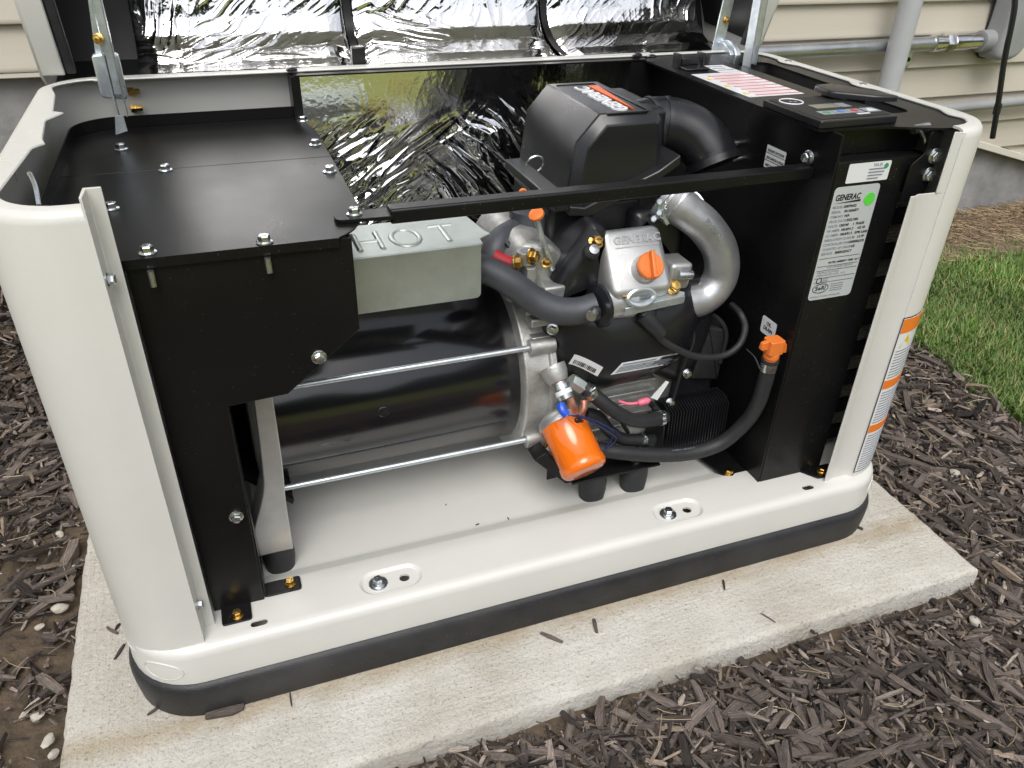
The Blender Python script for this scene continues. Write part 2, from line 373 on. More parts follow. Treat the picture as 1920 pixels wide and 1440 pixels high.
# ---------------------------------------------------------------- value noise for geometry
_vg = {}
def vnoise(x, y, seed=0):
    if seed not in _vg: _vg[seed] = np.random.default_rng(seed).random((257, 257))
    g = _vg[seed]; xi = np.floor(x).astype(int); yi = np.floor(y).astype(int); fx = x-xi; fy = y-yi
    fx = fx*fx*(3-2*fx); fy = fy*fy*(3-2*fy); xi %= 256; yi %= 256
    return (g[xi, yi]*(1-fx)+g[xi+1, yi]*fx)*(1-fy)+(g[xi, yi+1]*(1-fx)+g[xi+1, yi+1]*fx)*fy
def grid_obj(name, P, m, parent=None, smooth=True):
    nu, nv = P.shape[:2]; me = bpy.data.meshes.new(name)
    idx = np.arange(nu*nv).reshape(nu, nv); F = np.stack([idx[:-1, :-1], idx[1:, :-1], idx[1:, 1:], idx[:-1, 1:]], -1).reshape(-1, 4)
    me.from_pydata(P.reshape(-1, 3).tolist(), [], F.tolist()); me.materials.append(MATS[m])
    if smooth: me.polygons.foreach_set('use_smooth', [True]*len(me.polygons))
    ob = bpy.data.objects.new(name, me); col.objects.link(ob)
    if parent: par(ob, parent)
    return ob

# ================================================================ the setting
GZ = -.042
g = MB().add([(-120, -120, GZ-.012), (120, -120, GZ-.012), (120, 120, GZ-.012), (-120, 120, GZ-.012)], [(0, 1, 2, 3)]).build('ground', 'lawn'); tag(g, kind='structure')
LAWN = [(1.80, .62), (1.83, .50), (1.80, .35), (1.77, .15), (1.75, -.2), (1.72, -.6), (1.70, -1.5)]     # edge between mulch and lawn
def lawn_x(y):
    P = sorted((b, a) for a, b in LAWN); return float(np.interp(y, [q[0] for q in P], [q[1] for q in P]))
def bank(x, y):            # the mulch is heaped up towards the house on the left
    t = np.clip((np.asarray(y)-.76)/.46, 0, 1); k = np.clip((np.asarray(x)-.1)/1.0, 0, 1)
    return .24*t*t*(3-2*t)*(1-k*k*(3-2*k))
# soil under the mulch, gently uneven
xs = np.linspace(-2.2, 1.86, 170); ys = np.linspace(-1.5, 1.255, 120); X, Y = np.meshgrid(xs, ys, indexing='ij')
Z = GZ+bank(X, Y)+.012*(vnoise(X*9, Y*9, 3)-.5)+.006*(vnoise(X*35, Y*35, 4)-.5)
for i in range(len(xs)):
    for j in range(len(ys)): X[i, j] = min(X[i, j], lawn_x(Y[i, j])+.02+(.0 if Y[i, j] < .7 else (Y[i, j]-.7)*.4))
tag(grid_obj('mulch_bed_soil', np.stack([X, Y, Z], -1), 'soil'), kind='structure')
xs = np.linspace(1.3, 6, 120); ys = np.linspace(.93, 1.258, 24); X, Y = np.meshgrid(xs, ys, indexing='ij')
Z = GZ+.008+.02*np.clip((Y-.9)/.36, 0, 1)+.016*(vnoise(X*10, Y*10, 5)-.5)+.008*(vnoise(X*40, Y*40, 6)-.5)
tag(grid_obj('soil_strip', np.stack([X, Y, Z], -1), 'straw_soil'), kind='structure')

# concrete pad, edges slightly chipped
def dense(P, st=.012):
    res = []
    for i in range(len(P)):
        a, b = Vector(P[i]), Vector(P[(i+1) % len(P)]); n = max(1, int((b-a).length/st)); res += [tuple(a.lerp(b, k/n)) for k in range(n)]
    return res
def wob(P, amt, seed):
    r_ = random.Random(seed); res = []
    for i, q in enumerate(P):
        t = Vector(P[(i+1) % len(P)])-Vector(P[i-1]); t.normalize(); w_ = r_.gauss(0, amt) if r_.random() > .06 else abs(r_.gauss(0, amt*3)); res.append((q[0]-t.y*w_, q[1]+t.x*w_))
    return res
p0 = dense([(-.088, -.130), (1.306, -.130), (1.306, .74), (-.088, .74)])
pad = MB().loft([[(x, y, z) for x, y in wob(inset(p0, d), am, sd_)] for z, d, am, sd_ in ((-.12, 0, .0005, 1), (-.03, 0, .0006, 2), (-.010, .0008, .0006, 3), (-.004, .002, .0007, 4), (-.0008, .005, .0008, 5), (0, .011, .0006, 6))])
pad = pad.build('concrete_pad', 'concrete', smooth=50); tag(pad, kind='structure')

# house: foundation, lap siding, sloping bottom trim
house = empty('house', (1.5, 1.3, GZ), 'house wall with cream lap siding over a grey concrete foundation', 'house')
MB().box(-3.2, 6.2, 1.272, 1.5, -.4, .70).build('foundation', 'foundation', house)
YW = 1.256; EXP = .0925; ZB = .5855
slope = lambda z: 2.70-(z-.222)/.27        # the line of the sloping trim: x for a height
def board(zb, x0b, x0t, x1):
    zt = zb+EXP+.014; prof = [(YW+.016, zt), (YW+.001, zt), (YW-.001, zt-.02), (YW-.013, zb+.010), (YW-.015, zb+.004), (YW-.0135, zb), (YW-.006, zb), (YW+.006, zb+.03), (YW+.016, zb+.03)]
    MB().loft([[(x0b+(x0t-x0b)*(z-zb)/(zt-zb), y, z) for y, z in prof], [(x1, y, z) for y, z in prof]]).build('siding_board', 'siding', house, smooth=50)
for k in range(24): board(ZB+EXP*k, -3.2, -3.2, 6.2)
for k in range(1, 7):
    zb = ZB-EXP*k; board(zb, slope(zb)+.0, slope(zb+EXP), 6.2)
a, b = Vector((slope(.5855)-.02, YW-.006, .5855)), Vector((slope(-.10), YW-.006, -.10)); d = (b-a).normalized(); nrm = Vector((d.z, 0, -d.x))
MB().obox((a+b)/2, d, (0, 1, 0), nrm, (b-a).length/2, .014, .011).build('trim', 'trim', house, bevel=.002)
MB().box(-3.2, slope(.5855)-.015, YW-.012, YW+.014, ZB-.012, ZB-.001).build('trim', 'trim', house, bevel=.002)

# conduits, pipe, box and cable on the wall
def conduit(name, pts, r, label, mt='conduit', parts=()):
    e = empty(name, pts[0], label, 'pipe'); MB().tube(pts, r, 20, 4).build('pipe', mt, e); return e
cu = conduit('conduit', [(1.2, 1.215, .561), (1.9, 1.215, .563), (2.31, 1.215, .567)], .0195, 'galvanised steel conduit running along the siding into the grey box')
MB().lathe((2.29, 1.215, .567), (2.335, 1.215, .567), [(0, .0205), (.05, .025), (.5, .025), (.55, .0225), (1, .0225)]).build('coupling', 'fitting', cu)
hx = MB(); hexp = lambda x, rr: [(x, 1.215+rr*math.cos(R(60*i)), .567+rr*math.sin(R(60*i))) for i in range(6)]
hx.loft([hexp(2.335, .026), hexp(2.347, .029), hexp(2.362, .029), hexp(2.368, .025)]).build('lock_nut', 'fitting', cu, smooth=20)
MB().lathe((2.368, 1.215, .567), (2.50, 1.215, .567), [(0, .024), (.45, .024), (.46, .022), (1, .022)]).build('sleeve', 'fitting', cu)
st = MB().box(2.225, 2.25, 1.236, 1.2405, .50, .547).build('strap', 'zinc', cu, bevel=.001); bolt(st, (2.237, 1.236, .52), (0, -1, 0), 'black_coat', .8)
c2 = conduit('conduit', [(1.9, 1.215, .358), (2.5, 1.215, .370), (3.6, 1.215, .392)], .0155, 'slim grey conduit running low along the siding under the grey box', 'pvc_box')
c2['group'] = 'conduits along the house wall'; cu['group'] = 'conduits along the house wall'
pv = empty('drain_pipe', (2.14, 1.17, -.05), 'pale grey plastic pipe standing upright in front of the siding', 'pipe')
MB().cyl((2.118, 1.165, GZ), (2.118, 1.165, 2.4), .0315, n=28).build('pipe', 'pvc', pv); MB().lathe((2.118, 1.165, .9), (2.118, 1.165, 1.0), [(0, .036), (1, .036)], 28).build('coupling', 'pvc', pv)
bx_ = empty('junction_box', (2.6, 1.21, .5), 'grey plastic conduit box with rounded foot fixed to the siding', 'box')
P = roundpoly([(2.505, .515), (2.60, .515), (2.635, .57), (2.635, 1.0), (2.52, 1.0), (2.52, .60)], [.035, .03, .03, .02, .02, .03])
MB().pillow(P, 'y', 1.24, 1.165, .018).build('body', 'pvc_box', bx_, smooth=60)
MB().lathe((2.478, 1.215, .567), (2.53, 1.215, .567), [(0, .030), (.1, .032), (1, .032)], 24).build('hub', 'pvc_box', bx_)
MB().prism(inset(P, -.004), 'y', 1.2405, 1.236).build('gasket', 'cable', bx_)
cb = MB().tube([(2.53, 1.10, .30), (2.50, 1.10, .42), (2.475, 1.105, .53), (2.455, 1.11, .66), (2.44, 1.13, .80), (2.45, 1.17, 1.3), (2.46, 1.2, 2.2)], .0085, 10).build('hanging_cable', 'cable')
tag(cb, 'black cable hanging down in front of the siding beside the grey box', 'cable')
cl_ = MB().tube([(2.51, 1.10, .375), (2.506, 1.10, .405)], .011, 10, 1).build('cable_tie', 'cable', cb)

# ================================================================ the generator
GEN = empty('standby_generator', (.613, .324, 0), 'white standby generator on a concrete pad, lid raised and front panel off', 'generator')
# ---- base
o_ = rrect(0, 0, 1.226, .648, .10, 10)
MB().loft([[(x, y, z) for x, y in inset(o_, d)] for z, d in ((.001, .003), (.02, .001), (.044, 0), (.052, .002), (.058, .006), (.060, .012))]).build('rubber_base', 'base_rubber', GEN, smooth=60)
TL, FL = .119, .106
tray = MB().loft([[(x, y, z) for x, y in (rrect(d, d, 1.226-d, .648-d, max(.10-d, .012), 10))] for z, d in
                  ((.0605, .0075), (.070, .007), (.105, .0085), (.111, .0095), (.116, .013), (.1185, .018), (TL, .024), (TL, .097), (TL-.0025, .103), (FL+.0025, .120), (FL, .126))]).build('base_tray', 'white_paint', GEN, smooth=60)
def stadium(cx, cy, hw, r, n=10):
    return [(cx+hw+r*math.cos(R(-90+180*i/n)), cy+r*math.sin(R(-90+180*i/n))) for i in range(n+1)]+[(cx-hw+r*math.cos(R(90+180*i/n)), cy+r*math.sin(R(90+180*i/n))) for i in range(n+1)]
cut = []
def cutter(poly_top, poly_bot, z0, z1):
    o = MB().loft([[(x, y, z0) for x, y in poly_bot], [(x, y, z1) for x, y in poly_top]]).build('cut', None, None, smooth=0); cut.append(o)
DIM = [(at(709, 1091, z=TL), at(762, 1091, z=TL)), (at(1253, 961, z=TL), at(1295, 960, z=TL))]
for p, q in DIM:
    c_ = (p+q)/2; hw = abs(q.x-p.x)/2
    cutter(stadium(c_.x, p.y, hw+.004, .0232), stadium(c_.x, p.y, hw+.003, .0180), TL-.0042, TL+.001)
    cutter(stadium(q.x, p.y, .0005, .0068), stadium(q.x, p.y, .0005, .0068), .09, TL+.002)
    cutter(stadium(q.x, p.y+.004, .03, .030), stadium(q.x, p.y+.004, .03, .030), .064, TL-.0075)
for px, py, hw in ((486, 1168, .006), (1515, 914, .0055)):
    q = at(px, py, z=TL); cutter(stadium(q.x, q.y, hw, .005), stadium(q.x, q.y, hw, .005), .09, TL+.002)
    cutter(stadium(q.x, q.y+.008, .020, .016), stadium(q.x, q.y+.008, .020, .016), .066, TL-.0022)
boolean_cut(tray, cut)
for p, q in DIM: bolt(tray, (p.x, p.y, TL-.0044), m='bolt_steel', s=1.15, washer=.0115)
# oval knock-out pressed in the front corners of the tray
for sx, cx in ((-1, .100), (1, 1.126)):
    a0 = R(238) if sx < 0 else R(318); loops = []
    for k in range(33):
        t = 2*math.pi*k/32; a = a0+.30*math.cos(t); zz = .084+.015*math.sin(t); rr = .0922
        ctr = Vector((cx, .100, 0)); P0 = ctr+Vector((rr*math.cos(a), rr*math.sin(a), zz)); loops.append(P0)
    MB().tube(loops, .0010, 6, 1, cap=False).build('knockout_rim', 'white_paint', tray, smooth=60)

for px, py, L_ in ((895, 983, .006), (953, 972, .006), (836, 946, .0022)):
    q = at(px, py, z=FL+.001); a = random.random()*3; MB().obox((q.x, q.y, FL+.0008 if q.y > .118 else TL+.0008), (math.cos(a), math.sin(a), 0), (-math.sin(a), math.cos(a), 0), (0, 0, 1), L_/2, .0007, .0006).build('debris', 'black_rubber', tray)
# ---- enclosure shell
def arc(cx, cy, r, a0, a1, n=14): return [(cx+r*math.cos(R(a0+(a1-a0)*i/n)), cy+r*math.sin(R(a0+(a1-a0)*i/n))) for i in range(n+1)]
def seg(p, q, step=.008):
    n = max(1, int(math.hypot(q[0]-p[0], q[1]-p[1])/step)); return [(p[0]+(q[0]-p[0])*i/n, p[1]+(q[1]-p[1])*i/n) for i in range(1, n)]
def shell(name, path, zt, z0, lip, wob=None):
    P = [Vector(q) for q in path]; loops = []
    for i, q in enumerate(P):
        t = (P[min(i+1, len(P)-1)]-P[max(i-1, 0)]).normalized(); n = Vector((-t.y, t.x))
        if n.dot(Vector((.613, .31))-q) < 0: n = -n
        lw = lip(q) if callable(lip) else lip
        if lw > .008: prof = [(0, z0), (0, zt-.012), (.0015, zt-.006), (.005, zt-.0015), (.010, zt), (lw-.001, zt), (lw, zt-.0015), (lw-.001, zt-.003), (.011, zt-.003), (.006, zt-.006), (.003, zt-.012), (.003, z0)]
        loops.append([(q.x+n.x*o, q.y+n.y*o, z) for o, z in prof])
    return MB().loft(loops).build(name, 'white_paint', GEN, smooth=50)
XL, XR, YF, YB, RC, HT = .0065, 1.2185, .0205, .611, .080, .693
lp = [(.1085, YF)]+seg((.1085, YF), (XL+RC, YF))+arc(XL+RC, YF+RC, RC, 270, 180)+seg((XL, YF+RC), (XL, YB-RC))+arc(XL+RC, YB-RC, RC, 180, 90)+seg((XL+RC, YB), (.372, YB), .03)+[(.372, YB)]
def lip_left(q):
    if q.x > .075: return .020 if q.y < .3 else .030
    y = q.y
    saw = np.interp(y, [.0, .10, .20, .245, .25, .275, .355, .36, .395, .40, .50, .56, .61], [.020, .024, .031, .034, .046, .040, .034, .034, .051, .038, .030, .018, .024])
    return float(saw)
side_l = shell('side_panel', lp, HT, .098, lip_left)
fl = MB().prism([(.1085, .0205), (.1100, .0465), (.1225, .0465), (.1225, .0495), (.1068, .0495), (.1060, .0218)], 'z', .118, .704).build('flange', 'white_paint', side_l, bevel=.0006)
for px, py in ((205, 523), (372, 1135)):
    q = at(px, py, x=.111); bolt(side_l, (.1095, .034, q.z), (1, -.15, 0), s=.85)
MB().prism(arc(XL+RC, YF+RC, RC+.0008, 268, 200, 10)+arc(XL+RC, YF+RC, RC-.001, 200, 268, 10), 'z', .094, .0985).build('lower_hem', 'white_paint', side_l)
rp = [(1.137, YF+.008)]+arc(XR-RC, YF+.008+RC, RC, 270, 360)+seg((XR, YF+RC+.008), (XR, YB-RC))+arc(XR-RC, YB-RC, RC, 0, 90)+seg((XR-RC, YB), (.985, YB), .03)+[(.985, YB)]
side_r = shell('side_panel', rp, HT-.001, .098, lambda q: .022 if q.x < 1.19 else float(np.interp(abs((q.y % .19)-.1), [0, .014, .03], [.036, .033, .024])))
def strip(pts, th): 
    L_ = [Vector(q) for q in pts]; off = []
    for i, q in enumerate(L_):
        t = (L_[min(i+1, len(L_)-1)]-L_[max(i-1, 0)]).normalized(); off.append(q+Vector((-t.y, t.x))*th)
    return [tuple(q) for q in L_]+[tuple(q) for q in reversed(off)]
fpts = [(1.140, .0286), (1.136, .0300), (1.131, .0345), (1.127, .0360), (1.100, .0365), (1.096, .0350), (1.092, .0325), (1.083, .0320)]
MB().prism(strip(fpts, -.002), 'z', .112, .607).build('flange', 'white_paint', side_r, bevel=.0006, smooth=50)
MB().prism(strip([(1.140, .0286), (1.136, .0300), (1.131, .0335), (1.1265, .0340)], -.002), 'z', .607, .688).build('flange', 'white_paint', side_r, bevel=.0006, smooth=50)
for yy in (.10+.19*k for k in (1, 2)):
    MB().lathe((XR-.022, yy-.0, HT-.002), (XR-.022, yy, HT+.001), [(0, .007), (.6, .0065), (1, .003)], 16).build('rivet', 'bolt_steel', side_r)
shell('back_panel', [(.372, YB+.0005), (.6, YB+.0005), (.8, YB+.0005), (.985, YB+.0005)], HT+.0005, .098, .032)
def plug(p, parent, r=.0085):
    MB().lathe(p, (p[0], p[1], p[2]+.005), [(0, r), (.35, r), (.8, r*.7), (1, r*.2)], 18).build('plug', 'black_plastic', parent)
for px, py in ((547, 132), (1195, 105), (1222, 108)):
    q = at(px, py, z=HT); plug((q.x, q.y, HT+.0005), GEN)
# warning decal wrapped on the right front corner
cx, cy, rr = XR-RC, YF+.008+RC, RC+.0006
def wrap(a0, a1, z0, z1, m, name, dr=0):
    n = 8; A = [R(a0+(a1-a0)*i/n) for i in range(n+1)]
    P = [[(cx+(rr+dr)*math.cos(a), cy+(rr+dr)*math.sin(a), z0) for a in A], [(cx+(rr+dr)*math.cos(a), cy+(rr+dr)*math.sin(a), z1) for a in A]]
    P += [[(cx+(rr+dr-.0004)*math.cos(a), cy+(rr+dr-.0004)*math.sin(a), z) for a in A] for z in (z1, z0)]
    P.append(P[0]); b_ = MB(); b_.loft(P, False, False, closed=False); return b_.build(name, m, side_r)
wrap(268, 352, .128, .419, 'print_black', 'decal_border'); wrap(269, 351, .130, .417, 'sticker_white', 'decal', .0003)
for z0, z1 in ((.392, .4165), (.293, .309), (.209, .224)): wrap(269.3, 350.6, z0, z1, 'sticker_orange', 'decal_heading', .0006)
zs = [z for a_, b_ in ((.134, .205), (.228, .289), (.313, .36)) for z in np.arange(a_, b_, .0052)]
for z in zs: wrap(272, 330+random.random()*16, z, z+.0017, 'print_grey', 'decal_text_line', .0006)
yt = [(cx+(rr+.0006)*math.cos(R(a)), cy+(rr+.0006)*math.sin(R(a)), z) for a, z in ((274, .366), (292, .366), (284, .388))]
MB().add(yt, [(0, 1, 2)]).build('warning_triangle', 'sticker_yellow', side_r, smooth=0)

# ---- exhaust compartment on the left
EX = MB()
FP = [(.1225, .119), (.187, .119), (.1905, .434), (.258, .4375), (.3475, .509), (.3475, .6205), (.1225, .6205)]
EX.prism(FP, 'y', .069, .072)
EX.box(.1875, .1905, .0725, .115, .119, .433); EX.box(.345, .3475, .0725, .56, .509, .6200); EX.box(.1225, .1245, .0725, .11, .12, .62)
EX.box(.197, .257, .0723, .085, .437, .4385)
exh = EX.build('exhaust_box', 'black_coat', GEN, bevel=.0006)
MB().prism(roundpoly([(.120, .0665), (.3335, .0655), (.352, .082), (.372, .122), (.3725, .358), (.034, .358), (.034, .12), (.055, .085)], [.012, .004, .01, .01, 0, 0, .03, .03]), 'z', .6215, .6235).build('top_plate', 'black_coat', exh, bevel=.0005)
rear = roundpoly([(.034, .3590), (.3725, .3590), (.372, .500), (.356, .578), (.078, .578), (.034, .535)], [0, 0, .01, .01, .06, .06], 6)
MB().prism(rear, 'z', .6215, .6235).build('top_plate', 'black_coat', exh, bevel=.0005)
lipp = [(.350, .583)]+seg((.35, .583), (.105, .583), .03)+arc(.100, .52, .063, 90, 180, 8)+[(.037, .36), (.037, .20), (.040, .12)]
MB().prism(strip(lipp, .002), 'z', .6185, .640).build('edge_lip', 'black_coat', exh, smooth=50)
MB().prism(roundpoly([(.120, .0655), (.3335, .0645), (.3345, .0665), (.120, .0675)], 0), 'z', .613, .6236).build('front_hem', 'black_coat', exh)
for x, y in ((.104, .222), (.360, .290), (.360, .418), (.360, .553), (.161, .352), (.104, .465)): bolt(exh, (x, y, .6237))
for x, y in ((.145, .079), (.258, .074)): bolt(exh, (x, y, .6237)); MB().cyl((x, .0615, .595), (x, .0615, .612), .0035, n=12).build('bolt_end', 'bolt_steel', exh)
for px, py in ((598, 669), (443, 968)):
    q = at(px, py, y=.069); bolt(exh, q, (0, -1, 0))
# feet of the compartment
def tabfoot(parent, poly, gold):
    o = MB().prism(poly, 'z', TL+.0004, TL+.0030).build('foot_tab', 'black_coat', parent, bevel=.0004); bolt(parent, (gold.x, gold.y, TL+.003), m='yellow_zinc', s=.95); return o
q = at(446, 1157, z=TL); tabfoot(exh, roundpoly([(q.x-.020, .0715), (q.x+.018, .0715), (q.x+.018, q.y-.011), (q.x-.020, q.y-.011)], .004, 2), q)
q = at(545, 1097, z=TL); tabfoot(exh, roundpoly([(.188, q.y-.013), (q.x+.014, q.y-.013), (q.x+.014, q.y+.012), (.188, q.y+.012)], .004, 2), q)
# inner wall of the compartment seen through the slot, with the fan duct
MB().box(.150, .1875, .118, .5, .1075, .43).build('inner_wall', 'black_coat', exh)
MB().prism([(.13, .30), (.245, .18), (.248, .186), (.14, .31)], 'y', .18, .45).build('duct', 'black_coat', exh)

# ---- hold-down bar across the front
bar = MB().box(.398, .976, .103, .125, .6165, .6340).build('cross_bar', 'black_coat', GEN, bevel=.003, seg=3)
MB().prism(roundpoly([(.337, .103), (.40, .099), (.40, .127), (.337, .127)], [.009, .002, .002, .009]), 'z', .6240, .6285).build('tab', 'black_coat', bar, bevel=.0004)
bolt(bar, (.360, .116, .6285)); 

# ---- heat shield with raised letters
hs_ = MB(); ty, tz = .147, .562
hs_.prism([(.352, ty+.001), (.523, ty+.001), (.524, ty+.018), (.5425, ty+.030), (.538, .190), (.530, .252), (.352, .252)], 'z', tz-.002, tz)
hs_.prism(roundpoly([(.350, .487), (.520, .487), (.520, tz-.0005), (.350, tz-.0005)], [.001, .008, .001, .001]), 'y', ty, ty+.002)
shield = hs_.build('heat_shield', 'shield_steel', GEN, bevel=.0018, seg=3)
strokes = [[(0, 0), (0, 1)], [(.8, 0), (.8, 1)], [(0, .5), (.8, .5)], [(1.75+.5*math.cos(R(a)), .5+.5*math.sin(R(a))) for a in range(0, 361, 24)], [(2.75, 1), (3.65, 1)], [(3.2, 1), (3.2, 0)]]
LX, LY = .3715, .166; LSX, LSY = .0355, .055
for s_ in strokes:
    MB().tube([(LX+a*LSX, LY+b*LSY, tz-.0022) for a, b in s_], .0046, 10, 1).build('embossed_letter_stroke', 'shield_steel', shield, smooth=60)

# ---- alternator
AX, AZ, AR = .300, .300, .130
alt = MB().lathe((.232, AX, AZ), (.592, AX, AZ), [(0, AR*.9), (0, AR-.002), (.004, AR), (.996, AR), (1, AR-.001)], 72).build('alternator', 'black_gloss', GEN)
def rod(y, z):
    o = MB().cyl((.222, y, z), (.607, y, z), .0042, n=14).build('through_bolt', 'zinc', alt)
    return o
RY, RZ1, RZ2 = .172, .383, .219
for y in (RY, 2*AX-RY):
    for z in (RZ1, RZ2): rod(y, z)
bolt(alt, (.385, AX-AR*.985, AZ+.018), (0, -1, .14), 'black_gloss', .9)
LG = MB(); LP = roundpoly([(.220, .445), (.242, .445), (.240, .30), (.236, .235), (.2355, .148), (.190, .148), (.186, .192), (.201, .230), (.212, .265), (.216, .33)], [.004, .004, .02, .01, .002, .002, .03, .03, .02, .02])
LG.prism(LP, 'y', .1225, .172)
leg = LG.build('end_frame', 'satin_aluminium', alt, bevel=.0015)
MB().lathe((.206, AX, AZ), (.234, AX, AZ), [(0, .10), (.1, .126), (.9, .135), (1, .135)], 48).build('bearing_carrier', 'cast_aluminium', alt)
def mount(parent, x, y, h, name='rubber_mount'):
    MB().lathe((x, y, FL), (x, y, FL+h), [(0, .0205), (.3, .0222), (.6, .0228), (.9, .0215), (1, .021)], 24).build(name, 'black_rubber', parent)
mount(alt, .2145, .142, .0425)

# ---- engine castings
eng = MB()
eng.lathe((.590, AX, AZ), (.690, AX, AZ), [(0, .141), (.04, .1475), (.40, .1475), (.42, .152), (.52, .152), (.54, .140), (1, .135)], 64)
for z in (RZ1, RZ2):
    eng.cyl((.600, RY, z), (.640, RY, z), .0125, n=20); eng.box(.606, .64, RY+.002, RY+.07, z-.013, z+.013)
engine = eng.build('crankcase', 'cast_aluminium', GEN, bevel=.0015)
MB().pillow(roundpoly([(.64, .165), (.86, .165), (.87, .28), (.80, .33), (.66, .33), (.64, .28)], .02), 'y', .42, .190, .012).build('oil_sump', 'cast_aluminium', engine, smooth=50)
for k in range(5):
    z = .200+.020*k; MB().box(.70, .825, .178, .192, z, z+.006).build('cooling_rib', 'cast_aluminium', engine, bevel=.0015)
TP = MB(); TP.pillow(roundpoly([(.575, .44), (.66, .44), (.668, .50), (.645, .525), (.60, .530), (.578, .50)], .012), 'y', .36, .20, .012)
TP.cyl(at(987, 492, y=.19), at(987, 470, y=.19), .0135, n=20)
a1 = at(987, 500, y=.19); TP.obox(a1+Vector((0, .03, -.03)), (1, 0, 0), (0, 1, 0), (0, 0, 1), .006, .05, .035); TP.obox(a1+Vector((.018, .03, -.035)), (1, 0, .3), (0, 1, 0), (-.3, 0, 1), .005, .04, .04)
TP.build('top_casting', 'cast_aluminium', engine, bevel=.002, smooth=45)
MB().cyl(at(987, 472, y=.19), at(987, 469.5, y=.19), .0085, n=18).build('boss_hole', 'print_grey', engine)
for px, py, s_, dr in ((996, 481, 1.3, (.7, -1, .3)), (965, 493, 1.2, (1, -.6, .2)), (1024, 495, .9, (0, -.4, 1)), (1017, 832, 1.0, (.5, -1, .2))): bolt(engine, at(px, py, y=.18), dr, 'yellow_zinc', s_)
bolt(engine, at(1036, 617, y=.165), (-.6, -1, .2), s=1.0)
for (x0, x1, z0, z1) in ((.597, .634, .438, .452), (.602, .64, .415, .428), (.62, .652, .455, .475)): MB().box(x0, x1, .17, .26, z0, z1).build('casting_lug', 'cast_aluminium', engine, bevel=.003)
# blower housing: lower, upper and side shrouds
lowp = [(.634, .452), (.626, .400), (.636, .346), (.660, .302), (.700, .284), (.790, .292), (.852, .310), (.884, .340), (.890, .405), (.872, .446), (.80, .460), (.72, .462)]
shr = MB().dome(roundpoly(lowp, .02), .36, .128, .070, .80, 12).build('blower_housing', 'black_plastic', GEN, smooth=60)
MB().pillow(roundpoly([(.800, .300), (.866, .262), (.902, .292), (.918, .360), (.917, .415), (.900, .446), (.80, .455)], .018), 'y', .36, .170, .026, 6).build('side_shroud', 'black_plastic', shr, smooth=60)
upp = [(.690, .560), (.712, .552), (.728, .490), (.734, .452), (.700, .446), (.664, .436), (.634, .424), (.630, .455), (.650, .500)]
MB().pillow(roundpoly(upp, .008), 'y', .34, .168, .024, 6).build('head_shroud', 'black_plastic', shr, smooth=60)
MB().pillow(roundpoly([(.775, .452), (.865, .452), (.870, .52), (.850, .548), (.775, .552)], .015), 'y', .36, .215, .02, 6).build('breather_box', 'black_plastic', shr, smooth=60)
MB().box(.862, .945, .19, .48, .115, .33).build('fan_shroud', 'black_plastic', shr, bevel=.01, seg=3)
MB().tube([at(1298, 600, y=.160), at(1300, 640, y=.160), at(1280, 690, y=.165), at(1262, 750, y=.168)], .0025, 6).build('housing_seam', 'black_rubber', shr)
MB().pillow(roundpoly([(.895, .265), (.948, .255), (.95, .35), (.91, .36)], .004), 'y', .3, .183, .004).build('foam_pad', 'black_rubber', shr)
for px, py in ((1288, 700), (1256, 755)): bolt(shr, at(px, py, y=.166), (0, -1, .3), s=.9)
# fin edges of the cylinder between the shrouds
for k in range(4):
    MB().tube([at(1062+8*k, 553+2*k, y=.178), at(1090+9*k, 548+3*k, y=.172), at(1120, 556+5*k, y=.172)], .0016, 6).build('cooling_fin', 'satin_aluminium', engine)
# stickers on the housing
from mathutils.bvhtree import BVHTree
_bm = bmesh.new(); _bm.from_mesh(shr.data); BV = BVHTree.FromBMesh(_bm); _bm.free()
def on(px, py, lift=.0010):
    d = (_f + _r*((px-960)/FPX) - _u*((py-720)/FPX)).normalized(); h_ = BV.ray_cast(Vector(CAM), d)
    return h_[0]-d*lift if h_[0] else at(px, py, y=.16)
b_ = MB(); n = 8; low = []; up = []
for k in range(n+1):
    t = k/n; px = 1066+(1120-1066)*t; py = 682+24*t**1.3; low.append(on(px, py)); up.append(on(px+11, py-17))
b_.loft([up, low, [p+Vector((0, .001, 0)) for p in low], [p+Vector((0, .001, 0)) for p in up], up], False, False, closed=False); b_.build('barcode_label', 'sticker_white', shr)
for k in range(14):
    t0 = .12+k*.055; i = t0*n; j = int(i); f = i-j
    A = up[j].lerp(up[j+1], f).lerp(low[j].lerp(low[j+1], f), .45); B = up[j].lerp(up[j+1], f).lerp(low[j].lerp(low[j+1], f), .85)
    MB().obox((A+B)/2+Vector((0, -.0007, 0)), (B-A), (0, 1, 0), (B-A).cross(Vector((0, 1, 0))), (B-A).length/2, .0002, random.choice((.0005, .0008, .0011))).build('barcode_line', 'print_black', shr)
def decal(name, m, q00, q10, q11, q01, lift, a0=0, a1=1, b0=0, b1=1, n=10):
    lo, hi = [], []
    for k in range(n+1):
        a = a0+(a1-a0)*k/n; L0 = np.array(q00)*(1-a)+np.array(q10)*a; H0 = np.array(q01)*(1-a)+np.array(q11)*a
        lo.append(on(*(L0*(1-b0)+H0*b0), lift)); hi.append(on(*(L0*(1-b1)+H0*b1), lift))
    b_ = MB(); bk_ = Vector((0, .0006, 0)); b_.loft([hi, lo, [p+bk_ for p in lo], [p+bk_ for p in hi], hi], False, False, closed=False); return b_.build(name, m, shr, smooth=40)
Q4 = ((1145, 703), (1262, 682), (1281, 661), (1166, 681))
decal('emission_label', 'sticker_white', *Q4, .0010)
decal('label_print', 'print_grey', *Q4, .0016, .06, .60, .74, .86); decal('label_print', 'print_black', *Q4, .0016, .68, .90, .70, .90)
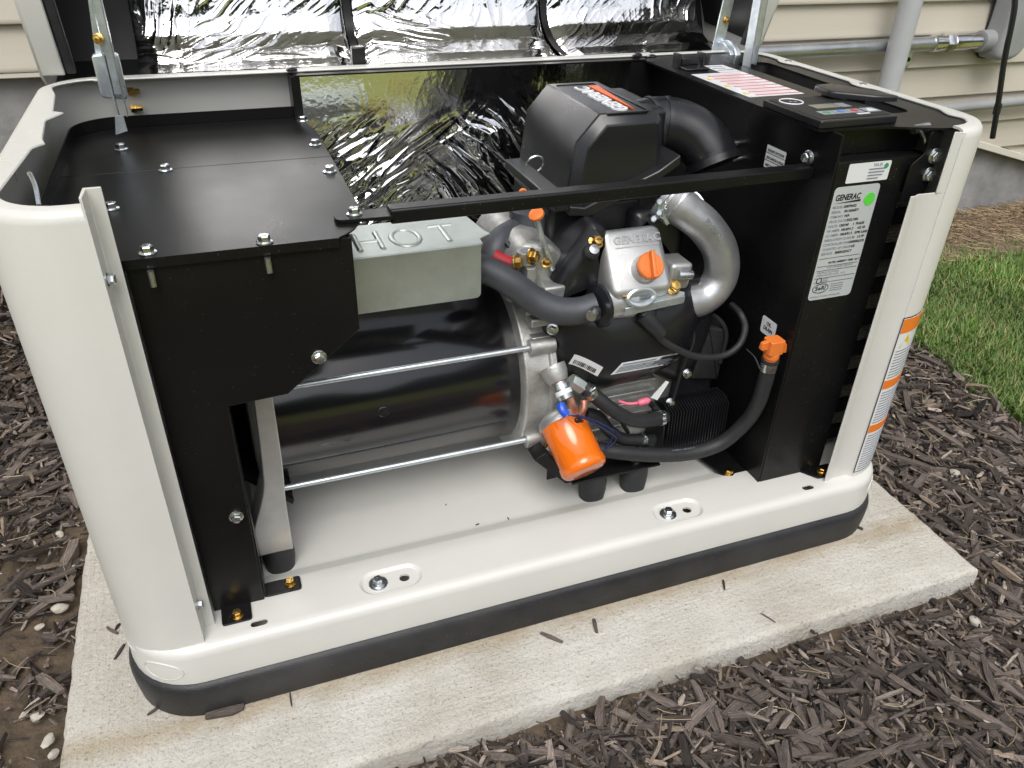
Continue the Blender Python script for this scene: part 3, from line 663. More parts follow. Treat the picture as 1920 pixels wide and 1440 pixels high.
for k in range(4): decal('label_print', 'print_grey', *Q4, .0016, .05, .93-.06*(k % 2), .14+.14*k, .20+.14*k)

# ---- valve cover
VN = Vector((0, -.77, .64)).normalized(); VX = Vector((1, 0, 0)); VU = VN.cross(VX).normalized()
vc0 = at(1196, 487, y=.150)
def vpt(a, b, h): return vc0+VX*a+VU*b+VN*h
vo = rrect(-.050, -.052, .050, .052, .016, 5)
V_ = MB().loft([[vpt(a, b, h) for a, b in inset(vo, d)] for h, d in ((-.045, 0), (-.016, .001), (-.006, .004), (-.0015, .008), (0, .013))])
vcover = V_.build('valve_cover', 'satin_aluminium', GEN, smooth=50)
MB().loft([[vpt(a, b, h) for a, b in rrect(-.060, -.060, .057, .057, .012, 4)] for h in (-.062, -.0455)]).build('cover_flange', 'satin_aluminium', vcover, bevel=.002)
MB().loft([[vpt(a, b, h) for a, b in rrect(-.055, -.056, .06, .056, .012, 4)] for h in (-.13, -.0625)]).build('cylinder_head', 'cast_aluminium', vcover, bevel=.002)
text('GENERAC', 'raised_lettering', 'satin_aluminium', vcover, vpt(-.031, .0245, 0), VX, VU, .0155, extrude=.0007, bold=.0004, xs=1.05)
MB().obox(vpt(.004, .0195, .0004), VX, VU, VN, .034, .0007, .0006).build('raised_line', 'satin_aluminium', vcover)
fc = vpt(.006, -.0155, 0); MB().lathe(fc-VN*.012, fc+VN*.014, [(0, .0225), (.35, .0205), (.9, .0192), (1, .0188)], 28).build('filler_neck', 'satin_aluminium', vcover)
cap = MB().lathe(fc+VN*.0145, fc+VN*.0235, [(0, .0175), (.15, .0192), (.8, .0192), (1, .0176)], 36).build('oil_filler_cap', 'orange_plastic', vcover)
gd = (VU*.97+VX*.12).normalized(); gs = gd.cross(VN)
MB().obox(fc+VN*.0275, gd, gs, VN, .0195, .0028, .005).build('grip', 'orange_plastic', cap, bevel=.0015)
for k in range(7):
    a = R(205+20*k); MB().obox(fc+VN*.0239+VX*.0135*math.cos(a)+VU*.0135*math.sin(a), VX, VU, VN, .0015, .0022, .0005).build('embossed_mark', 'orange_plastic', cap)
for px, py, yy in ((1117, 454, .172), (1166, 552, .134), (1262, 538, .136)): bolt(vcover, at(px, py, y=yy), VN, 'yellow_zinc', 1.25)
q = at(1110, 471, y=.15); MB().lathe(q-VN*.01, q+VN*.004, [(0, .011), (.8, .011), (1, .008)]).build('stud_bushing', 'black_rubber', vcover); MB().lathe(q+VN*.003, q+VN*.010, [(0, .0068), (.9, .0068), (1, .005)], 18).build('cap_screw', 'bolt_steel', vcover)
# lifting bracket under the cover
lbp = [at(px, py, y=yy) for px, py, yy in ((1166, 579, .124), (1176, 562, .136), (1264, 543, .140), (1284, 547, .132), (1284, 554, .128), (1262, 560, .126), (1206, 573, .123))]
bracket = MB().loft([lbp, [p+Vector((0, .002, -.0025)) for p in lbp]]).build('lifting_bracket', 'zinc', vcover, bevel=.0008)
A, B = at(1172, 580, y=.121), at(1284, 556, y=.125); MB().obox((A+B)/2+Vector((0, 0, -.004)), B-A, (0, 1, 0), (0, 0, 1), (B-A).length/2, .0012, .006).build('bracket_lip', 'zinc', bracket, bevel=.0008)
ec = at(1202, 557, y=.122); MB().tube([ec+Vector((.020*math.cos(R(a)), .004*math.sin(R(a)), .0095*math.sin(R(a)))) for a in range(0, 361, 20)], .0040, 8, 1, cap=False).build('lifting_eye', 'zinc', bracket)
# ---- intake tube, throttle and linkage
it = [at(1255, 372, y=.215), at(1285, 395, y=.20), at(1322, 425, y=.188), at(1350, 470, y=.182), at(1350, 520, y=.18), at(1318, 558, y=.178), at(1270, 566, y=.18), at(1235, 562, y=.19)]
intake = MB().tube(it, lambda t: .0262+.004*max(0, 1-t*6), 28, 8).build('intake_tube', 'pipe_aluminium', GEN, smooth=60)
MB().lathe(at(1250, 366, y=.225), at(1275, 388, y=.207), [(0, .036), (.3, .036), (.35, .033), (1, .033)], 28).build('throttle_body', 'pipe_aluminium', intake)
q = at(1288, 400, y=.198); MB().tube([q+(_r*math.cos(R(a))*.8+_u*math.sin(R(a)))*.034 for a in range(-70, 200, 15)], .002, 6, 1).build('clamp', 'zinc', intake)
thr = MB(); 
for (px, py, qx, qy, w_) in ((1236, 375, 1240, 400, 9), (1240, 398, 1252, 420, 5), (1222, 410, 1240, 403, 6)):
    A, B = at(px, py, y=.175), at(qx, qy, y=.172); thr.obox((A+B)/2, B-A, (0, 1, 0), (B-A).cross(Vector((0, 1, 0))), (B-A).length/2, .0012, w_*.0005)
for px, py in ((1237, 378), (1236, 399), (1226, 410)): thr.lathe(at(px, py, y=.174), at(px, py, y=.168), [(0, .005), (.5, .005), (1, .0035)], 12)
thr.tube([at(1243, 402+ (8*math.sin(R(a))), y=.170)+Vector((.0035*math.cos(R(a)), 0, 0)) for a in range(0, 361, 30)], .001, 6, 1)
thr.tube([at(1251, 374, y=.172)+Vector((.0022*math.cos(k*.9), .0022*math.sin(k*.9), -.0011*k)) for k in range(22)], .0006, 5, 1)
thr.build('throttle_linkage', 'zinc', intake)
mn = at(1290, 517, y=.150); MB().pillow(roundpoly([(mn.x-.032, mn.z-.022), (mn.x+.004, mn.z-.022), (mn.x+.008, mn.z+.018), (mn.x-.028, mn.z+.020)], .007), 'y', .19, .150, .006).build('intake_flange', 'satin_aluminium', intake, smooth=50)
MB().lathe(at(1272, 516, y=.146), at(1298, 515, y=.143), [(0, .0075), (.7, .0075), (1, .0062)], 18).build('cap_screw', 'bolt_steel', intake)
text('WH7728 01', 'cast_lettering', 'pipe_aluminium', intake, at(1322, 414, y=.157), (at(1352, 455, y=.157)-at(1322, 414, y=.157)), _u*.7+_r*.7, .009, extrude=.0006)
# ---- exhaust pipes
e1 = [at(880, 500, y=.205), at(918, 508, y=.19), at(958, 530, y=.175), at(1000, 562, y=.165), at(1045, 582, y=.152), at(1085, 583, y=.146), at(1118, 574, y=.142)]
ex = MB().tube(e1, .0195, 24, 8).build('exhaust_pipe', 'exhaust_grey', GEN, smooth=60)
MB().tube([at(905, 520, y=.25), at(926, 478, y=.25), at(940, 450, y=.265), at(975, 430, y=.30), at(1015, 425, y=.33)], .019, 24, 8).build('rear_pipe', 'exhaust_grey', ex, smooth=60)
MB().cyl(at(1000, 440, y=.30), at(1000, 388, y=.30), .036, n=28).build('collector', 'exhaust_grey', ex)
A, B = at(1117, 575, y=.140), at(1128, 572, y=.142); dd = (B-A).normalized()
MB().lathe(A, B, [(0, .022), (.3, .031), (.8, .031), (1, .026)], 24).build('gasket_flange', 'black_plastic', ex)
MB().lathe(B, B+dd*.045, [(0, .023), (.4, .023), (1, .028)], 20).build('exhaust_port', 'satin_aluminium', ex)
q = at(1112, 588, y=.118); MB().lathe(q+Vector((.006, .006, 0)), q-Vector((.008, .010, -.002)), [(0, .0085), (.8, .0085), (1, .007)], 18).build('cap_screw', 'bolt_steel', ex)
# ---- spark plug lead
ld = [at(1205, 595, y=.135), at(1222, 612, y=.125), at(1245, 640, y=.12), at(1300, 667, y=.12), at(1352, 668, y=.125), at(1385, 648, y=.13), at(1397, 615, y=.14), at(1388, 588, y=.155), at(1372, 572, y=.19)]
lead = MB().tube(ld, .0052, 12, 8).build('spark_plug_lead', 'black_rubber', GEN, smooth=60)
MB().tube([at(1206, 590, y=.132), at(1218, 604, y=.126), at(1240, 628, y=.12)], lambda t: .0135-.0045*t, 14, 6).build('boot', 'black_rubber', lead, smooth=60)
MB().lathe(at(1213, 590, y=.155), at(1211, 586, y=.125), [(0, .0145), (.6, .0145), (.9, .011), (1, .006)], 20).build('boot_cap', 'black_rubber', lead)
# ---- dipstick
dp = MB().tube([at(1006, 408, y=.205), at(1016, 445, y=.20), at(1030, 485, y=.195), at(1036, 505, y=.195)], .0042, 10).build('dipstick_tube', 'zinc', GEN)
MB().lathe(at(1004, 399, y=.20), at(1009, 408, y=.203), [(0, .006), (.15, .0105), (.5, .011), (.8, .006), (1, .0055)], 20).build('dipstick_handle', 'orange_plastic', dp)
MB().tube([at(980, 361, y=.20)+Vector((.004*math.cos(R(a)), 0, .004*math.sin(R(a)))) for a in range(0, 361, 30)], .0022, 6, 1).build('pull_ring', 'orange_plastic', dp)
# ---- starter cable, sensor, hoses, filter
rb = MB().tube([at(925, 478, y=.20), at(938, 486, y=.195), at(957, 493, y=.19)], .009, 12, 4).build('terminal_boot', 'red_rubber', engine)
MB().tube([at(950, 455, y=.24), at(962, 470, y=.23), at(975, 478, y=.23), at(968, 495, y=.22)], .004, 8, 5).build('wiring', 'black_rubber', engine)
MB().tube([at(940, 470, y=.24), at(965, 462, y=.24), at(985, 455, y=.25)], .004, 8, 5).build('wiring', 'black_rubber', engine)
S0, S1 = at(1036, 690, y=.150), at(1062, 748, y=.118); sd_ = S1-S0
MB().lathe(S0-sd_*.05, S0+sd_*.45, [(0, .020), (.5, .019), (1, .0145)], 20).build('filter_head', 'cast_aluminium', engine)
sens = MB().lathe(S0+sd_*.44, S0+sd_*1.0, [(0, .011), (.2, .011), (.21, .0135), (.42, .0135), (.43, .010), (.6, .010), (.62, .0125), (1, .011)], 20).build('pressure_switch', 'bolt_steel', engine)
MB().lathe(S0+sd_*.40, S0+sd_*.47, [(0, .012), (1, .012)], 18).build('red_ring', 'red_rubber', sens)
MB().lathe(S0+sd_*.72, S0+sd_*.86, [(0, .0128), (1, .0128)], 18).build('white_band', 'sticker_white', sens)
MB().tube([at(1052, 758, y=.112), at(1054, 768, y=.105), at(1062, 778, y=.10)], .0062, 10, 4).build('blue_plug', 'blue_plastic', sens)
MB().tube([at(1068, 745, y=.115), at(1074, 760, y=.11), at(1080, 772, y=.11)], .006, 10, 4).build('terminal', 'copper', sens)
MB().tube([at(1095, 750, y=.125), at(1094, 765, y=.12), at(1085, 775, y=.12)], .006, 10, 4).build('terminal', 'copper', sens)
F0, F1 = at(1055, 793, y=.140), at(1099, 886, y=.072); fd = (F1-F0)
MB().lathe(F0-fd*.22, F0+fd*.02, [(0, .024), (.35, .034), (.7, .037), (1, .037)], 32).build('filter_base', 'satin_aluminium', engine)
flt = MB().lathe(F0, F1, [(0, .0350), (.02, .0363), (.05, .0347), (.78, .0347), (.80, .0357), (.90, .0357), (.955, .034), (.985, .031), (1, .027)], 48).build('oil_filter', 'orange_paint', GEN, smooth=40)
MB().lathe(F0-fd*.04, F0+fd*.02, [(0, .0362), (1, .0362)], 36).build('filter_seal', 'bolt_steel', flt)
fn = fd.normalized(); tow = (Vector(CAM)-F0); tow = (tow-fn*tow.dot(fn)).normalized(); sdv = fn.cross(tow)
if sdv.dot(_r) < 0: sdv = -sdv
ang = .62; tn = tow*math.cos(ang)+sdv*math.sin(ang); tx = sdv*math.cos(ang)-tow*math.sin(ang)
text('GE', 'print', 'print_black', flt, F0+fd*.20+tn*.0349-tx*.004, tx, -fn, .011, bold=.0004, lift=.0002, extrude=.0022)
# oil cooler with fins and its two hoses
oc = MB().box(.838, .955, .158, .190, .168, .236).build('oil_cooler', 'black_coat', GEN, bevel=.001)
for k in range(22):
    x = .836+.0052*k; MB().prism([(.138, .166), (.19, .166), (.192, .235), (.166, .243), (.142, .236)], 'x', x, x+.0014).build('fin', 'black_plastic', oc, smooth=0)
MB().prism([(.137, .164), (.193, .164), (.193, .237), (.140, .237)], 'x', .826, .8285).build('end_plate', 'black_plastic', oc)
h1 = [at(1095, 725, y=.142), at(1115, 742, y=.132), at(1148, 768, y=.122), at(1185, 787, y=.122), at(1218, 788, y=.128), at(1245, 782, y=.14)]
MB().tube(h1, .0108, 16, 8).build('oil_hose', 'black_rubber', oc, smooth=60)
h2 = [at(1098, 775, y=.150), at(1122, 782, y=.148), at(1140, 805, y=.145), at(1165, 822, y=.142), at(1200, 825, y=.142), at(1222, 824, y=.15)]
MB().tube(h2, .0100, 16, 8).build('oil_hose', 'black_rubber', oc, smooth=60)
def clamp(px, py, qx, qy, y, r, parent):
    A, B = at(px, py, y=y), at(qx, qy, y=y); o = MB().lathe(A, B, [(0, r), (.5, r+.0004), (1, r)], 22).build('hose_clamp', 'bolt_steel', parent)
    d_ = (B-A).normalized(); s_ = d_.cross(Vector((0, 1, 0))).normalized(); MB().obox((A+B)/2+Vector((0, -r*.55, 0))+Vector((0, 0, r*.75)), d_, s_, d_.cross(s_), .003, .0055, .0035).build('clamp_screw', 'bolt_steel', o, bevel=.001)
clamp(1104, 733, 1110, 739, .134, .0122, oc); clamp(1236, 785, 1243, 783, .136, .0122, oc); clamp(1200, 825, 1208, 825, .142, .0112, oc)
A, B = at(1070, 712, y=.145), at(1092, 726, y=.142); MB().lathe(A, B, [(0, .0095), (.2, .011), (1, .011)], 6).build('hose_fitting', 'shield_steel', oc, smooth=20)
MB().tube([at(1160, 752, y=.16), at(1178, 757, y=.15), at(1200, 755, y=.145)], .0026, 8, 5).build('sensor_wire', 'pink_plastic', engine)
MB().lathe(at(1196, 756, y=.145), at(1218, 750, y=.143), [(0, .004), (.2, .0058), (.8, .0058), (1, .0035)], 12).build('wire_connector', 'pink_plastic', engine)
c4 = [at(1220, 745, y=.144), at(1232, 750, y=.143), at(1254, 716, y=.143), at(1248, 714, y=.145)]
MB().loft([[p+Vector((0, -.0008, 0)) for p in c4], c4]).build('wire_flag', 'sticker_white', engine, smooth=20)
for k in range(2):
    MB().tube([at(1065+4*k, 778, y=.10), at(1090+6*k, 780+5*k, y=.095), at(1140-3*k, 800+7*k, y=.10), at(1150+5*k, 815+8*k, y=.11), at(1135, 840+3*k, y=.115)], .0013, 6, 6).build('lead_wire', 'navy_wire', engine)
MB().tube([at(1165, 818, y=.12), at(1152, 806, y=.11), at(1130, 800, y=.10)], .0013, 6, 6).build('lead_wire', 'navy_wire', engine)
for pts in (((930, 470, .26), (955, 458, .25), (982, 462, .25), (1000, 480, .24)), ((1150, 762, .17), (1165, 790, .165), (1178, 812, .16)), ((1300, 585, .19), (1340, 592, .19), (1362, 625, .18), (1350, 680, .18))):
    MB().tube([at(a, b, y=c_) for a, b, c_ in pts], .0035, 8, 6).build('wiring', 'black_rubber', engine)
# mounting bracket and feet
mb = MB(); mb.prism([(.628, .155), (.81, .163), (.81, .185), (.628, .175)], 'y', .142, .145); mb.box(.66, .815, .115, .160, .1575, .161); mb.prism([(.60, .21), (.655, .15), (.668, .15), (.62, .22)], 'y', .13, .16)
mbr = mb.build('mount_bracket', 'black_coat', GEN, bevel=.001)
mount(mbr, .7075, .139, .050); mount(mbr, .782, .139, .051)
MB().cyl((.782, .137, .160), (.782, .137, .180), .004, n=12).build('stud', 'bolt_steel', mbr); bolt(mbr, (.782, .137, .1612), s=1.1)
# ---- oil drain hose
dh = [at(1120, 842, y=.135), at(1160, 848, y=.125), at(1220, 853, y=.120), at(1290, 850, y=.118), at(1350, 832, y=.112), at(1395, 795, y=.100), (.9565, .088, .262), (.9545, .080, .31), (.953, .078, .345)]
drain = MB().tube(dh, .0118, 18, 8).build('oil_drain_hose', 'black_rubber', GEN, smooth=60)
MB().lathe((.953, .078, .335), (.953, .078, .349), [(0, .0128), (.5, .0131), (1, .0128)], 24).build('hose_clamp', 'bolt_steel', drain)
MB().lathe((.953, .078, .349), (.953, .078, .354), [(0, .0135), (1, .0135)], 24).build('rubber_ring', 'black_rubber', drain)
dc = MB().lathe((.953, .078, .353), (.953, .078, .366), [(0, .0105), (.3, .0105), (.31, .012), (1, .012)], 24)
dc.loft([[(.953+a, .078+b, z) for a, b in rrect(-.0125, -.0115, .0125, .0115, .004, 3)] for z in (.366, .384, .388)])
dc.prism(roundpoly([(-.024+.953, .374), (-.022+.953, .386), (.953, .388), (.975, .378), (.977, .362), (.968, .364), (.953, .372)], .003), 'y', .0745, .0815)
dc.build('drain_plug', 'orange_plastic', drain, bevel=.0008, smooth=45)
text('TYPE A CLASS 2', 'hose_print', 'print_grey', drain, at(1258, 846, y=.106), at(1330, 836, y=.104)-at(1258, 846, y=.106), (0, -.4, .9), .006)
MB().tube([at(1425, 692, y=.078), at(1415, 670, y=.09), at(1400, 655, y=.11)], .0012, 6, 5).build('cap_chain', 'black_rubber', drain)
# ---- air box with logo, elbow and lower duct
ab = MB(); AP = [(.672, .560), (.684, .652), (.716, .688), (.800, .688), (.812, .676), (.822, .575)]
ab.loft([[(x, y, z) for x, z in inset(AP, d)] for y, d in ((.224, .013), (.238, 0), (.425, 0))])
air = ab.build('air_box', 'black_plastic', GEN, bevel=.002, seg=2)
A = [at(1080, 352, y=.205), at(1262, 272, y=.222), at(1268, 285, y=.222), at(1100, 362, y=.205)]
MB().prism([(.668, .574), (.69, .570), (.80, .612), (.832, .632), (.834, .618), (.80, .598), (.70, .556), (.668, .560)], 'y', .208, .30).build('cover_flange', 'black_plastic', air, bevel=.002)
MB().box(.648, .690, .212, .42, .566, .580).build('cover_flange', 'black_plastic', air, bevel=.002)
MB().tube([at(1003, 308, y=.22)+Vector((.012*math.cos(R(a)), -.004*math.sin(R(a)), .012*math.sin(R(a)))) for a in range(-60, 200, 20)], .0014, 6, 1).build('spring_clip', 'bolt_steel', air)
fr = MB()
for x0, x1, y0, y1 in ((.7255, .7905, .232, .236), (.7255, .7905, .408, .4115), (.7865, .7905, .236, .408)): fr.box(x0, x1, y0, y1, .6882, .6895)
fr.build('logo_frame', 'black_plastic', air, bevel=.0006)
text('GENERAC', 'logo_lettering', 'logo_white', air, (.7640, .2420, .6883), (0, 1, 0), (-1, 0, 0), .0300, extrude=.0012, bold=.0006, shear=.12, xs=1.0)
MB().prism([(.770, .242), (.7675, .388), (.783, .388)], 'z', .6885, .6905).build('logo_wedge', 'logo_orange', air)
el = [(.805, .305, .648), (.840, .305, .650), (.872, .299, .646), (.900, .285, .634), (.917, .268, .614), (.922, .257, .598)]
MB().box(.795, .833, .258, .400, .585, .6835).build('neck', 'black_plastic', air, bevel=.008, seg=3)
elbow = MB().tube(el, lambda t: .0365+.003*math.sin(t*3), 28, 8).build('intake_elbow', 'black_plastic', air, smooth=60)
MB().tube([(.834, .305, .649), (.839, .305, .650)], .0405, 28, 1).build('elbow_band', 'black_rubber', air); MB().tube([(.852, .3035, .6495), (.858, .302, .649)], .0400, 28, 1).build('elbow_rib', 'black_plastic', air)
MB().tube([(.9205, .2605, .6035), (.9225, .255, .595)], .0415, 28, 1).build('elbow_lip', 'black_plastic', air)
MB().box(.655, .80, .245, .40, .425, .562).build('air_duct', 'black_plastic', GEN, bevel=.008, seg=3)

# ---- control cabinet on the right
cab = MB(); cab.box(.9760, .9790, .067, .585, .1085, .6855); cab.box(.9792, 1.098, .066, .069, .1195, .6000); cab.box(.9792, 1.130, .066, .069, .6002, .6500); cab.box(.9792, 1.130, .0692, .096, .6475, .6500)
cab.box(.9792, 1.135, .0962, .099, .6502, .6855); cab.box(1.095, 1.098, .0692, .30, .1195, .5998)
cabinet = cab.build('control_cabinet', 'black_coat', GEN, bevel=.0006)
MB().prism([(.0965, .6505), (.068, .6505), (.068, .665), (.078, .6855), (.0965, .6855)], 'x', .9792, .9815).build('gusset', 'black_coat', cabinet)
tp = roundpoly([(.956, .088), (1.06, .079), (1.105, .060), (1.135, .050), (1.170, .058), (1.193, .085), (1.197, .13), (1.197, .585), (.956, .600)], [.008, .01, .02, .02, .02, .03, .02, .03, .004])
top = MB().prism(tp, 'z', .6855, .6885).build('top_panel', 'black_coat', cabinet, smooth=40)
cut = []; sp = roundpoly([(1.100, .135), (1.152, .135), (1.165, .50), (1.100, .50)], .02)
cutter(sp, sp, .670, .700); boolean_cut(top, cut)
MB().loft([[(x, y, z) for x, y in inset(sp, d)] for z, d in ((.6850, -.002), (.650, .003), (.640, .010))], cap0=False).build('recess', 'liner_black', cabinet, smooth=60)
MB().prism(strip([(1.1965, .56), (1.1965, .30), (1.1965, .12), (1.188, .078), (1.168, .054)], -.004), 'z', .6800, .6890).build('edge_seal', 'black_rubber', cabinet, smooth=50)
q = at(1520, 229, z=.6885); plug((q.x, q.y, .6886), cabinet, .0095)
pn = MB().prism(roundpoly([(.957, .090), (1.082, .090), (1.082, .160), (1.070, .216), (.957, .216)], .004), 'z', .6887, .6985).build('controller', 'black_plastic', cabinet, bevel=.0012)
MB().prism(roundpoly([(.962, .098), (1.076, .098), (1.076, .158), (1.066, .211), (.962, .211)], .003), 'z', .6986, .6990).build('face_plate', 'print_black', pn)
cc = Vector((.985, .190, .6994)); MB().tube([cc+Vector((.016*math.cos(R(a)), .016*math.sin(R(a)), 0)) for a in range(0, 361, 15)], .0010, 6, 1).build('logo_ring', 'logo_white', pn)
MB().prism([(.980, .186), (.984, .194), (.988, .187), (.994, .193), (.990, .184), (.985, .189)], 'z', .6991, .6996).build('logo_mark', 'print_grey', pn)
MB().box(.994, 1.034, .146, .166, .6991, .6997).build('display', 'lcd', pn); MB().box(1.036, 1.052, .146, .166, .6991, .6995).build('display_bezel', 'print_grey', pn)
for i, m in enumerate(('button_green', 'button_blue', 'button_red')):
    x = .982+.0225*i; MB().box(x, x+.021, .116, .133, .6991, .6996).build('button', 'button_grey', pn); MB().lathe((x+.0105, .1245, .6997), (x+.0105, .1245, .7001), [(0, .0055), (1, .0055)], 16).build('button_symbol', m, pn)
MB().box(1.052, 1.074, .114, .134, .6991, .6996).build('keypad', 'button_grey', pn); MB().prism([(1.054, .116), (1.072, .118), (1.063, .132)], 'z', .6997, .6999).build('keypad_symbol', 'sticker_white', pn)
MB().box(1.030, 1.050, .107, .112, .6991, .6995).build('button', 'sticker_white', pn)
fc_ = roundpoly([(1.048, .190), (1.052, .232), (1.085, .236), (1.118, .180), (1.128, .140), (1.095, .150)], .008)
MB().pillow(fc_, 'z', .7020, .7100, .003).build('flip_cover', 'black_plastic', pn, smooth=50); MB().box(1.06, 1.10, .175, .22, .6887, .7021).build('cover_hinge', 'black_plastic', pn)
# warning sticker sheet on top
quad_sticker('warning_sheet', 'sticker_white', cabinet, [(.972, .268, .6886), (1.070, .268, .6886), (1.070, .432, .6886), (.972, .432, .6886)], r=.001)
quad_sticker('warning_sheet', 'sticker_white', cabinet, [(1.030, .434, .6886), (1.070, .434, .6886), (1.070, .490, .6886), (1.030, .490, .6886)], r=.001)
for k in range(8):
    y = .276+.0188*k; MB().box(.990, 1.069, y, y+.0030, .68905, .6893).build('warning_band', 'sticker_red', cabinet)
    for j in range(2): MB().box(.994, 1.04+random.random()*.025, y+.0068+.0055*j, y+.0092+.0055*j, .68905, .6892).build('warning_text_line', 'sticker_pink', cabinet)
for k in range(3): MB().prism([(.975, .285+.05*k), (.987, .285+.05*k), (.981, .299+.05*k)], 'z', .68905, .6893).build('warning_triangle', 'sticker_yellow', cabinet)
for k in range(3): MB().box(1.034, 1.055+random.random()*.012, .448+.014*k, .452+.014*k, .68905, .6893).build('warning_text_line', 'print_grey', cabinet)
# latch at the back of the panel
la = MB(); la.box(.978, 1.022, .455, .490, .6888, .6925); la.box(.984, 1.016, .483, .496, .6927, .704); la.box(.975, .979, .478, .500, .6888, .712); la.box(1.021, 1.025, .478, .500, .6888, .712)
la.build('lid_latch', 'black_plastic', cabinet, bevel=.0012)
# stickers on the cabinet front
_, o, ux, uy, W_, H_ = quad_sticker('data_plate', 'sticker_silver', cabinet, [(.9835, .0659, .4515), (1.0585, .0659, .4515), (1.0585, .0659, .6175), (.9835, .0659, .6175)], r=.006)
def T(s_, a, b, size, m='print_black', bold=0., shear=0., xs=1., align='LEFT'): return text(s_, 'plate_print', m, cabinet, o+ux*a+uy*b, ux, uy, size, .0001, bold, shear, align, xs, lift=.0002)
T('GENERAC', .004, .1475, .0115, bold=.00035, xs=.80, shear=.1)
MB().loft([[o+ux*a+uy*b+Vector((0, h, 0)) for a, b in ((.004, .1435), (.047, .1435), (.047, .1465))] for h in (-.0001, -.0004)]).build('plate_print', 'print_black', cabinet)
rows = [('MODEL:', 'G0070432'), ('SERIAL:', '3013656871'), ('ITEM NO:', 'N/A'), ('PROD DATE:', '20221006'), ('VOLTS:', '120/240     1  PHASE'), ('HV AMPS:', '100.8/91.7     HZ 60'), ('LO AMPS:', '100.8/91.3   RPM 3,600'), ('INSULATION CLASS:', 'H   1.0 PF'), ('CONTROLLER P/N:', '10000003370'), ('COUNTRY OF ORIGIN:', 'US'), ('SERVICE:', 'EMERGENCY')]
for k, (a, b) in enumerate(rows):
    t_ = T(a, .0035, .1365-.0067*k, .0050, 'print_grey', .0001); T(b, .006+len(a)*.0026, .1365-.0067*k, .0050, bold=.00012)
for zz in (.0640, .0520, .0455, .0340, .0270): MB().obox(o+ux*.0375+uy*zz+Vector((0, -.0003, 0)), ux, uy, (0, 1, 0), .0345, .00028, .0001).build('plate_rule', 'print_black', cabinet)
T('RATED AMBIENT TEMP  25 C', .020, .0555, .0042, bold=.0001); T('FOR STANDBY SERVICE', .020, .0480, .0042, 'print_grey')
T('NEUTRAL FLOATING', .005, .0410, .0040, 'print_grey'); T('UNBALANCED LOAD   50 %', .005, .0370, .0040, 'print_grey')
T('SwRI', .0085, .0150, .0090, bold=.0002)
MB().tube([o+ux*(.0175+.0135*math.cos(R(a)))+uy*(.0178+.0068*math.sin(R(a)))+Vector((0, -.0003, 0)) for a in range(0, 361, 15)], .0005, 6, 1).build('plate_print', 'print_black', cabinet)
MB().tube([o+ux*(.0115+.0042*math.cos(R(a)))+uy*(.0305+.0042*math.sin(R(a)))+Vector((0, -.0003, 0)) for a in range(0, 361, 20)], .0006, 6, 1).build('plate_print', 'print_black', cabinet)
for k in range(4): MB().obox(o+ux*.045+uy*(.0225-.0034*k)+Vector((0, -.0003, 0)), ux, uy, (0, 1, 0), .011, .0006, .0001).build('plate_print', 'print_grey', cabinet)
for k in range(3): MB().obox(o+ux*.022+uy*(.0322-.0028*k)+Vector((0, -.0003, 0)), ux, uy, (0, 1, 0), .0045, .0006, .0001).build('plate_print', 'print_grey', cabinet)
T('GENERAC POWER SYSTEMS, INC.', .003, .0035, .0036, 'print_grey')
gp = o+ux*.0620+uy*.1450; MB().lathe(gp+Vector((0, -.0002, 0)), gp+Vector((0, -.0005, 0)), [(0, .0090), (1, .0090)], 28).build('green_dot', 'sticker_green', cabinet)
_, o, ux, uy, W_, H_ = quad_sticker('wifi_label', 'sticker_white', cabinet, [(.9975, .0659, .6215), (1.0665, .0659, .6215), (1.0665, .0659, .6475), (.9975, .0659, .6475)], r=.002)
T('Wi-Fi', .040, .0195, .0065, 'print_grey', .0001)
for k, w_ in enumerate((.028, .026, .024, .018)): MB().obox(o+ux*(.034+w_/2)+uy*(.0165-.0042*k)+Vector((0, -.0003, 0)), ux, uy, (0, 1, 0), w_/2, .0009, .0001).build('plate_print', 'print_grey', cabinet)
gp = o+ux*.0615+uy*.0195; MB().lathe(gp+Vector((0, -.0002, 0)), gp+Vector((0, -.0005, 0)), [(0, .0036), (1, .0036)], 20).build('green_dot', 'button_green', cabinet)
_, o, ux, uy, W_, H_ = quad_sticker('shutdown_label', 'sticker_white', cabinet, [(.9759, .210, .604), (.9759, .166, .604), (.9759, .166, .636), (.9759, .210, .636)], r=.001)
for k, s_ in enumerate(('AUXILIARY SHUTDOWN', 'DESCONEXION AUXILIAR', 'ARRET AUXILIAIRE')): T(s_, .003, .0235-.0105*k, .0052, bold=.0001, xs=.66)
for k in range(2): MB().obox(o+ux*.022+uy*(.0213-.0105*k)+Vector((-.0003, 0, 0)), ux, uy, (1, 0, 0), .022, .0004, .0001).build('plate_rule', 'print_black', cabinet)
_, o, ux, uy, W_, H_ = quad_sticker('oil_drain_label', 'sticker_white', cabinet, [(.9759, .141, .366), (.9759, .106, .366), (.9759, .106, .394), (.9759, .141, .394)], r=.004)
T('OIL', .0175, .0165, .0085, bold=.0002, align='CENTER', xs=.85); T('DRAIN', .0175, .0075, .0085, bold=.0002, align='CENTER', xs=.85)
